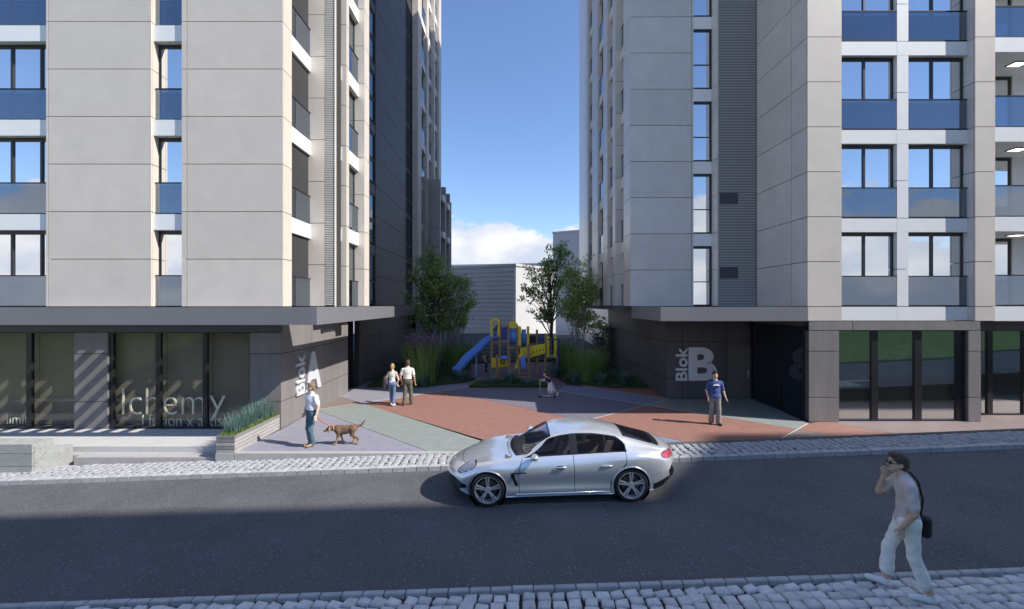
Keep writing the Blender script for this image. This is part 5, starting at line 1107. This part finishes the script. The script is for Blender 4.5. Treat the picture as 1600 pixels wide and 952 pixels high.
# material slots of every figure: 0 skin 1 hair 2 top 3 bottoms 4 shoes 5 eye 6 lips 7 accent
def figure(name, label, pos, heading, H, J, mats, vox=.011, head=1.0, hyaw=0, hpitch=0, opt=None, wide=1.0):
    opt = opt or {}; B_ = Body(); S = 1.78
    g = lambda k, d: np.array(J.get(k, d), float)
    pel = g('pel', (0, 0, .95)); ch = g('ch', (0, 0, 1.30)); nk = g('nk', (0, 0, 1.50)); hd = nk + (np.array(J['hd']) if 'hd' in J else np.array((.025, 0, .16)))
    lat = np.array((0, 1, 0.)); R = rotm(hyaw, hpitch)
    def hp(v): return hd + R @ (np.array(v) * head)
    k = head
    B_.ell(hp((-.005, 0, .03)), np.array((.096, .076, .102)) * k, 0, R); B_.cap(hp((.03, 0, -.02)), hp((.058, 0, -.075)), .058 * k, .036 * k, 0, k=.03)
    B_.cap(hp((.088, 0, .015)), hp((.104, 0, -.018)), .009 * k, .014 * k, 0, k=.015); B_.cap(hp((.02, -.045, -.02)), hp((.05, -.02, -.05)), .035 * k, .03 * k, 0); B_.cap(hp((.02, .045, -.02)), hp((.05, .02, -.05)), .035 * k, .03 * k, 0)
    for sg in (-1, 1):
        B_.ell(hp((-.005, sg * .078, -.005)), np.array((.022, .010, .032)) * k, 0, R, k=.008); B_.ell(hp((.082, sg * .032, .022)), np.array((.011, .013, .007)) * k, 5, R, k=.004); B_.cap(hp((.085, sg * .014, .042)), hp((.078, sg * .05, .042)), .006 * k, .005 * k, 1, k=.004)
    B_.cap(hp((.086, -.02, -.048)), hp((.086, .02, -.048)), .006 * k, .006 * k, 6, k=.004)
    hs = opt.get('hair', 'short')
    B_.ell(hp((-.018, 0, .048)), np.array((.101, .084, .100)) * k, 1, R, k=.012); B_.ell(hp((-.045, 0, .0)), np.array((.072, .078, .085)) * k, 1, R, k=.012)
    if hs == 'short': B_.ell(hp((.045, .0, .115)), np.array((.055, .06, .036)) * k, 1, R, k=.02)
    if hs == 'tail': B_.cap(hp((-.10, 0, .06)), hp((-.12, 0, -.03)), .035 * k, .03 * k, 1); B_.cap(hp((-.12, 0, -.03)), hp((-.10, 0, -.17)), .03 * k, .012 * k, 1)
    B_.cap(nk + (0, 0, -.04), hp((0, 0, -.05)), .06 * wide, .052, 0, k=.03)
    # trunk
    fw = np.array((1, 0, 0.)); tm = 2; sh = {}
    ax = (ch - pel) / np.linalg.norm(ch - pel)
    B_.cap(pel + ax * .06, ch + ax * .02, .158 * wide * opt.get('waist', 1), .182 * wide, tm, (fw, .66), k=.05, n=(.004, 30))
    B_.cap(pel + ax * .02, pel + ax * .14, .168 * wide * opt.get('hem', 1), .16 * wide * opt.get('waist', 1), tm, (fw, .74), k=.04)
    B_.cap(pel + (0, -.065, -.02), pel + (0, .065, -.02), .125 * opt.get('hip', 1), .125 * opt.get('hip', 1), 3, (fw, .9), k=.05)
    if opt.get('tank'):
        B_.cap(ch + (0, -.12 * wide, .09), ch + (0, .12 * wide, .09), .07, .07, 0, k=.05); B_.cap(ch + ax * .05, nk + (0, 0, -.05), .13 * wide, .075, 0, (fw, .65), k=.05)
    else: B_.cap(ch + (0, -.13 * wide, .105), ch + (0, .13 * wide, .105), .072, .072, tm, k=.05); B_.cap(ch + ax * .05, nk + (0, 0, -.03), .14 * wide, .07, tm, (fw, .7), k=.05)
    if opt.get('belt'): B_.ell(pel + (0, 0, .085), np.array((.128, .196, .02)), 7, k=.006)
    for sd, sg in (('l', 1), ('r', -1)):
        s_ = g(sd + 's', (ch[0], sg * .19 * wide, ch[2] + .11)); e = g(sd + 'e', (-.03, sg * .255, 1.14)); w = g(sd + 'w', (.06, sg * .275, .90))
        B_.cap(s_, e, .05, .041, 0, k=.03); B_.cap(e, w, .043, .029, 0, k=.02)
        sl = opt.get('sleeve', .62)
        if sl: B_.cap(s_, s_ + (e - s_) * sl, .066, .064, tm, k=.03, n=(.003, 40))
        d = g(sd + 'hd', w - e); d = d / np.linalg.norm(d); cr = np.cross(d, np.array((1, 0, 0)) if abs(d[0]) < .8 else np.array((0, 0, 1))); cr /= np.linalg.norm(cr)
        lt = g(sd + 'hl', np.cross(cr, d)); lt = lt - d * (lt @ d); lt /= np.linalg.norm(lt); pn = np.cross(lt, d) * sg; cu = opt.get(sd + 'curl', .55)
        B_.cap(w + d * .02, w + d * .075, .026, .034, 0, (pn, .55), k=.012)
        for i, fl in enumerate((.068, .078, .073, .058)):
            a = w + d * .09 + lt * (.030 - .0205 * i); d1 = d * math.cos(cu * .5) + pn * math.sin(cu * .5) + lt * (.10 - .07 * i); b = a + d1 * fl * .55; d2 = d * math.cos(cu * 1.5) + pn * math.sin(cu * 1.5); B_.cap(a, b, .0098, .009, 0, k=.005); B_.cap(b, b + d2 * fl * .5, .009, .0078, 0, k=.005)
        a = w + d * .03 + lt * .026; b = a + (d * .55 + lt * .75 + pn * .25) * .042; B_.cap(a, b, .014, .011, 0, k=.01); B_.cap(b, b + (d * .95 + lt * .25 + pn * .25) * .034, .0105, .009, 0, k=.006)
        h_ = g(sd + 'h', (pel[0], sg * .09, .92)); kn = g(sd + 'k', (.02, sg * .10, .50)); an = g(sd + 'a', (-.02, sg * .10, .085)); to = g(sd + 't', (.17, sg * .125, .032))
        ll = opt.get('leg', 1.0); lw = opt.get('legw', 1.0); m3 = 3 if ll > 0 else 0
        B_.cap(h_, kn, .092 * lw, .068 * lw, m3, k=.03, n=(.0025, 38) if ll > 0 else None)
        B_.cap(kn, an, .055, .040, 0, k=.02)
        if ll > 0: en = kn + (an - kn) * ll; B_.cap(kn, en, .069 * lw, .060 * lw * opt.get('flare', 1), 3, k=.025, n=(.003, 41))
        hl = an + (-.035 * (to - an)[0] / max(abs((to - an)[0]), .05), 0, -.045); B_.cap(hl, to, .043, .036, 4, k=.02); B_.cap(an + (0, 0, .0), an + (0, 0, -.045), .043, .045, 4, k=.02)
    for f_ in opt.get('extra', ()): f_(B_)
    sc = H / S; V, F, mi = B_.mesh(vox / sc * 1.0); cz_ = V[F].mean(1)[:, 2]; mi[(mi == 2) & (cz_ < pel[2] + opt.get('hemz', .0))] = 3; V = V * sc; c, s = math.cos(heading), math.sin(heading); V = np.stack([V[:, 0] * c - V[:, 1] * s, V[:, 0] * s + V[:, 1] * c, V[:, 2] - V[:, 2].min()], 1)
    o = mobj(name, V, F, mats, None, pos, True, mi); tag(o, label, 'person')
    o['zmin'] = 0.0; del o['zmin']
    def place(v):      # local (unit-height) -> world
        v = np.array(v) * sc; return (pos[0] + v[0] * c - v[1] * s, pos[1] + v[0] * s + v[1] * c, pos[2] + v[2])
    return o, place, hp, sc
def foot(px, py, z=0.0): x, y = ground(px, py, z); return (x, y, z)
PI = math.pi
# --- man walking along the near pavement, hand at his mouth
zf = zs(5.15) - .033; fpos = (gx(1418, 5.66), 5.66, zf)
Jm = dict(pel=(0, 0, .96), ch=(.02, 0, 1.32), nk=(.045, 0, 1.515), hd=(.05, 0, .14), ls=(.02, .19, 1.425), le=(.0, .26, 1.13), lw=(.10, .215, .93), lhd=(.15, -.12, -1), rs=(.04, -.18, 1.425), re=(.24, -.20, 1.20), rw=(.22, -.10, 1.425), rhd=(-.10, .35, 1), rhl=(-1, 0, .2),
          lh=(-.01, .09, .93), lk=(-.04, .10, .51), la=(-.19, .10, .09), lt=(-.01, .11, .032), rh=(.02, -.08, .93), rk=(.17, -.08, .53), ra=(.20, -.08, .088), rt=(.385, -.09, .055))
MAN1 = [SKIN2, HAIRB, cloth('tee_pinkish_grey', (.62, .53, .51)), cloth('trousers_white', (.90, .86, .82)), mat('shoe_white', (.78, .79, .78), .6), EYE, LIP, EYE]
man1, pl1, hp1, sc1 = figure('person', 'person striding left on the near pavement in white cropped trousers and sunglasses', fpos, PI - .5, 1.83, Jm, MAN1, vox=.0085, hyaw=.1, wide=.86, opt=dict(leg=.66, legw=1.0, flare=1.32, sleeve=.72, hem=1.12, hemz=-.03, rcurl=.9, lcurl=.9))
def att(name, mb, m, parent, smooth=True):
    o = mb.build(name, m, None, (0, 0, 0), smooth); o.parent = parent; o.location = -Vector(WPOS[parent.name]); return o
gm = MB()
for sg in (-1, 1):
    gm.ball(pl1(hp1((.094, sg * .034, .018))), .027, 12, 8, sc=(.55, .9, .72)); gm.tube([pl1(hp1((.085, sg * .06, .022))), pl1(hp1((.0, sg * .084, .018)))], .005, 6)
gm.tube([pl1(hp1((.108, -.02, .024))), pl1(hp1((.108, .02, .024)))], .005, 6); att('sunglasses', gm, EYE, man1)
bagp = [pl1(v) for v in ((-.15, -.10, .98), (-.18, -.12, 1.2), (-.14, -.14, 1.42), (-.06, -.155, 1.53), (.02, -.13, 1.51), (.08, -.05, 1.40))]
bg = empty('shoulder_bag', pl1((-.15, -.10, .72)), 'black bag hanging behind the hip of the striding person', 'bag')
bb = MB(); bc = Vector(pl1((-.15, -.10, .88))); bb.obox(bc, (.055, .03, .008), (-.05, .10, 0), (0, 0, .13)); bo = bb.build('bag_body', mat('bag_black', (.012, .012, .013), .7), bg); bv = bo.modifiers.new('b', 'BEVEL'); bv.width = .035; bv.segments = 3
MB().tube(bagp, .014, 6).build('strap', MATS['bag_black'], bg)
# --- dog walker
wp = foot(487, 698); wp = (wp[0], wp[1], .003)
Jw = dict(ls=(.0, .19, 1.42), le=(-.02, .27, 1.15), lw=(.05, .29, .93), re=(-.03, -.26, 1.15), rw=(.02, -.30, .92), lk=(.10, .07, .51), la=(-.02, .02, .10), lt=(.15, .02, .035), rk=(.04, -.10, .50), ra=(-.03, -.08, .085), rt=(.13, -.12, .03))
MW = [SKIN3, HAIRG, cloth('polo_white', (.88, .85, .86)), cloth('jeans_teal', (.085, .15, .19), var=.2), mat('shoe_tan', (.33, .22, .12), .7), EYE, LIP, mat('belt', (.03, .025, .02), .5)]
wk, plw, _, _ = figure('person', 'person in a white polo shirt and jeans walking a brown dog on a red lead', wp, -PI / 2 - .55, 1.79, Jw, MW, hyaw=-.75, opt=dict(belt=1, hemz=.085, legw=1.05, flare=1.1, hem=1.03))
# --- couple seen from behind
cp1 = foot(613, 634); cp2 = foot(637, 633)
hz = .80; mx_ = ((cp1[0] + cp2[0]) / 2, (cp1[1] + cp2[1]) / 2)
gap = (cp2[0] - cp1[0]) / 2
k1, k2 = 1.66 / 1.78, 1.79 / 1.78
MC1 = [SKIN3, HAIRY, cloth('camisole_white', (.72, .72, .66)), cloth('jeans_blue', (.13, .20, .32), var=.2), mat('shoe_white', (.8, .8, .8), .6), EYE, LIP, EYE]
figure('person', 'fair-haired person in a white strap top and blue jeans holding hands', (cp1[0], cp1[1], .003), PI / 2 - .05, 1.66, dict(re=(-.02, -.27, 1.12), rw=(.0, -(gap - .10) / k1, hz / k1 + .075), rhd=(.1, -.4, -1), lk=(.06, .075, .5), la=(.10, .07, .09), lt=(.28, .08, .03), rk=(-.02, -.08, .5), ra=(-.10, -.07, .10), rt=(.09, -.08, .03)), MC1, opt=dict(hair='tail', tank=1, sleeve=0, waist=.84, hip=1.05, legw=.92, hemz=.06), wide=.84)
MC2 = [SKIN, HAIRB, cloth('shirt_cream', (.74, .71, .62)), cloth('trousers_olive', (.13, .125, .09), var=.2), mat('shoe_brown', (.18, .13, .09), .7), EYE, LIP, MATS['belt']]
figure('person', 'dark-haired person in a cream shirt and olive trousers holding hands', (cp2[0], cp2[1], .003), PI / 2 + .05, 1.79, dict(le=(-.02, .285, 1.12), lw=(.0, (gap - .085) / k2, hz / k2 + .075), lhd=(.1, .4, -1), rk=(.06, -.11, .5), ra=(.10, -.13, .09), rt=(.28, -.15, .03), lk=(-.02, .10, .5), la=(-.08, .12, .095), lt=(.11, .14, .03)), MC2, opt=dict(legw=1.08, flare=1.25, belt=1, hemz=.085, hem=.98))
jk = MB().ball((cp1[0] - .26, cp1[1] + .02, .98), .17, 14, 9, sc=(.75, .6, 1.35)).ball((cp1[0] - .30, cp1[1] + .02, .80), .12, 12, 8, sc=(.8, .6, 1.2)); jo = jk.build('jacket', cloth('jacket_grey', (.10, .085, .10)), None, smooth=True); tag(jo, 'grey jacket hung over the left arm of the fair-haired person', 'jacket')
# --- man by the B sign
bp = foot(1117, 663); MB_ = [SKIN2, HAIRK, cloth('tee_blue_print', (.07, .10, .24), var=.75, vs=16), cloth('cargo_grey', (.26, .25, .225), var=.15), mat('shoe_dark', (.05, .04, .035), .7), EYE, LIP, cloth('print_white', (.7, .72, .75))]
figure('person', 'person in a patterned blue shirt and grey cargo trousers in front of the B sign', (bp[0], bp[1], .003), -PI / 2 - .12, 1.77, dict(le=(-.02, .27, 1.14), lw=(.04, .33, .92), re=(-.04, -.26, 1.14), rw=(.05, -.24, .91), lk=(.07, .10, .50), la=(.05, .10, .09), lt=(.22, .13, .03), rk=(.0, -.10, .5), ra=(-.07, -.10, .09), rt=(.10, -.14, .03)), MB_, opt=dict(legw=1.12, flare=1.3, hem=1.15, hemz=-.06, sleeve=.8, extra=[lambda b: b.cap((.135, -.09, 1.335), (.135, .09, 1.335), .02, .02, 7, k=.01)]))
# --- girl on a scooter
gp = foot(858, 622); MG = [SKIN3, HAIRB, cloth('dress_bodice', (.05, .035, .04)), cloth('dress_floral', (.8, .66, .70), var=.7, vs=22), mat('shoe_white', (.8, .8, .8), .6), EYE, LIP, EYE]
girl, plg, _, _ = figure('person', 'child in a floral dress pushing a scooter across the plaza', (gp[0], gp[1], .05), PI, 1.16, dict(pel=(-.12, 0, .88), ch=(.10, 0, 1.16), nk=(.20, 0, 1.33), hd=(.06, 0, .17), ls=(.17, .15, 1.25), le=(.36, .17, 1.10), lw=(.52, .14, 1.08), lhd=(1, 0, .05), rs=(.17, -.15, 1.25), re=(.36, -.17, 1.10), rw=(.52, -.14, 1.08), rhd=(1, 0, .05), lh=(-.12, .08, .86), lk=(-.30, .09, .50), la=(-.55, .09, .28), lt=(-.52, .10, .10), rh=(-.10, -.07, .86), rk=(.08, -.05, .47), ra=(.02, -.03, .085), rt=(.20, -.03, .03)), MG, head=1.30, vox=.010, wide=.8, hyaw=.1, opt=dict(leg=0, legw=.8, sleeve=.35, tank=1, waist=.9, lcurl=1.4, rcurl=1.4, extra=[lambda b: b.cap((-.06, 0, .92), (-.16, 0, .46), .14, .26, 3, ((0, 1, 0), .8), k=.04, n=(.012, 22))]))
MS = mat('scooter_metal', (.55, .56, .58), .3, metal=.8); sx, sy = gp[0], gp[1] + .02
sct = empty('kick_scooter', (sx - .1, sy, 0), 'small silver kick scooter under the child in the floral dress', 'scooter')
hx_, hy_, hz_ = plg((.60, 0, 1.09))
hz_ = hz_ + 0.0
MB().obox((sx - .0, sy, .088), (.20, 0, 0), (0, .055, 0), (0, 0, .010)).build('deck', MS, sct); MB().tube([(hx_ + .0, sy, .09), (hx_, sy, hz_)], .016, 8).tube([(sx - .2, sy, .088), (hx_, sy, .16)], .016, 8).build('stem', MS, sct)
MB().tube([(hx_, sy - .14, hz_), (hx_, sy + .14, hz_)], .014, 8).build('handlebar', EYE, sct)
for wx_ in (hx_ - .01, sx + .23): MB().tube([(wx_, sy - .014, .058), (wx_, sy + .014, .058)], .055, 16).build('wheel', EYE, sct)
# --- boy with a ball by the slide
yp = foot(760, 588); MY = [SKIN, HAIRK, cloth('vest_dark', (.03, .03, .035)), cloth('shorts_dark', (.025, .025, .03)), mat('shoe_red', (.45, .12, .1), .6), EYE, LIP, EYE]
boy, plb, _, _ = figure('person', 'small child in dark clothes reaching up to a ball beside the slide', (yp[0], yp[1], .008), PI + .3, 1.02, dict(le=(.10, .20, 1.42), lw=(.17, .08, 1.62), lhd=(.2, -.1, 1), re=(.10, -.20, 1.42), rw=(.17, -.08, 1.62), rhd=(.2, .1, 1), lk=(.12, .09, .5), la=(.0, .09, .10), lt=(.18, .1, .03), rk=(-.02, -.1, .5), ra=(-.14, -.1, .12), rt=(.02, -.12, .03)), MY, head=1.3, vox=.010, wide=.85, hpitch=-.3, opt=dict(leg=.35, sleeve=0))
bx0 = plb((.24, 0, 1.85)); tag(MB().ball(bx0, .115, 16, 10).build('ball', mat('ball_orange', (.55, .25, .12), .6), None, smooth=True), 'orange ball held up by the child beside the slide', 'ball')
# --- dog
dp = foot(541, 694); Bd = Body()
Bd.cap((.20, 0, .43), (-.20, 0, .45), .118, .095, 0, ((0, 1, 0), .82), k=.05); Bd.cap((.20, 0, .40), (.05, 0, .38), .115, .10, 0, ((0, 1, 0), .8), k=.05); Bd.cap((-.02, 0, .41), (-.20, 0, .45), .095, .085, 0, ((0, 1, 0), .85), k=.05)
Bd.cap((.26, 0, .47), (.42, 0, .46), .080, .062, 0, k=.05); Bd.ell((.47, 0, .46), (.078, .066, .064), 0); Bd.cap((.51, 0, .43), (.60, 0, .39), .042, .030, 1, k=.03); Bd.ell((.625, 0, .392), (.016, .018, .014), 2, k=.006)
for sg in (-1, 1):
    Bd.cap((.45, sg * .062, .50), (.455, sg * .083, .40), .022, .030, 1, ((0, 1, 0), .5), k=.01); Bd.ell((.535, sg * .036, .475), (.010, .010, .010), 2, k=.004)
    f0 = .07 if sg > 0 else -.09
    Bd.cap((.20, sg * .07, .40), (.19 + f0 * .3, sg * .075, .24), .062, .036, 0, k=.04); Bd.cap((.19 + f0 * .3, sg * .075, .24), (.20 + f0, sg * .075, .06), .032, .024, 1, k=.02); Bd.cap((.20 + f0, sg * .075, .03), (.25 + f0, sg * .075, .022), .028, .024, 1, k=.02)
    b0 = -.09 if sg > 0 else .05
    Bd.cap((-.20, sg * .065, .43), (-.14 + b0 * .4, sg * .075, .28), .088, .052, 0, k=.05); Bd.cap((-.14 + b0 * .4, sg * .075, .28), (-.26 + b0, sg * .075, .155), .044, .028, 0, k=.03); Bd.cap((-.26 + b0, sg * .075, .155), (-.235 + b0, sg * .075, .04), .026, .023, 1, k=.02); Bd.cap((-.235 + b0, sg * .075, .03), (-.185 + b0, sg * .075, .022), .027, .024, 1, k=.02)
Bd.cap((-.28, 0, .50), (-.42, 0, .53), .035, .028, 0, k=.04); Bd.cap((-.42, 0, .53), (-.53, 0, .68), .028, .014, 0, k=.02)
V, F, mi = Bd.mesh(.010); hd_ = PI + .12; c, s = math.cos(hd_), math.sin(hd_); V = np.stack([V[:, 0] * c - V[:, 1] * s, V[:, 0] * s + V[:, 1] * c, V[:, 2] - V[:, 2].min()], 1)
dog = mobj('dog', V, F, [mat('fur_brown', (.15, .085, .045), .75, var=.35, vscale=18, bump=.5, bscale=70), mat('fur_tan', (.36, .23, .13), .75, var=.3, vscale=18, bump=.5, bscale=70), EYE], None, (dp[0], dp[1], .003), True, mi); tag(dog, 'brown dog on a red lead sniffing ahead, tail raised', 'dog')
dl = lambda v: (dp[0] + v[0] * c - v[1] * s, dp[1] + v[0] * s + v[1] * c, .003 + v[2])
cm = MB().tube([dl((.33 + .02 * math.sin(t), .078 * math.cos(t), .468 + .078 * math.sin(t))) for t in np.linspace(0, 2 * PI, 20)], .011, 6); cc = cm.build('collar', mat('collar_tan', (.5, .36, .22), .6), None, (0, 0, 0)); cc.parent = dog; cc.location = -Vector((dp[0], dp[1], .003))
hw_ = Vector(plw((.045, .31, .86))); de = Vector(dl((.34, 0, .545)))
tag(MB().tube([hw_, hw_.lerp(de, .35) + Vector((0, 0, -.05)), hw_.lerp(de, .7) + Vector((0, 0, -.06)), de], .013, 6).build('dog_lead', mat('lead_red', (.42, .07, .05), .6), None), 'red lead between the person in the white polo shirt and the dog', 'lead')
SC.render.resolution_x = 1024; SC.render.resolution_y = 609
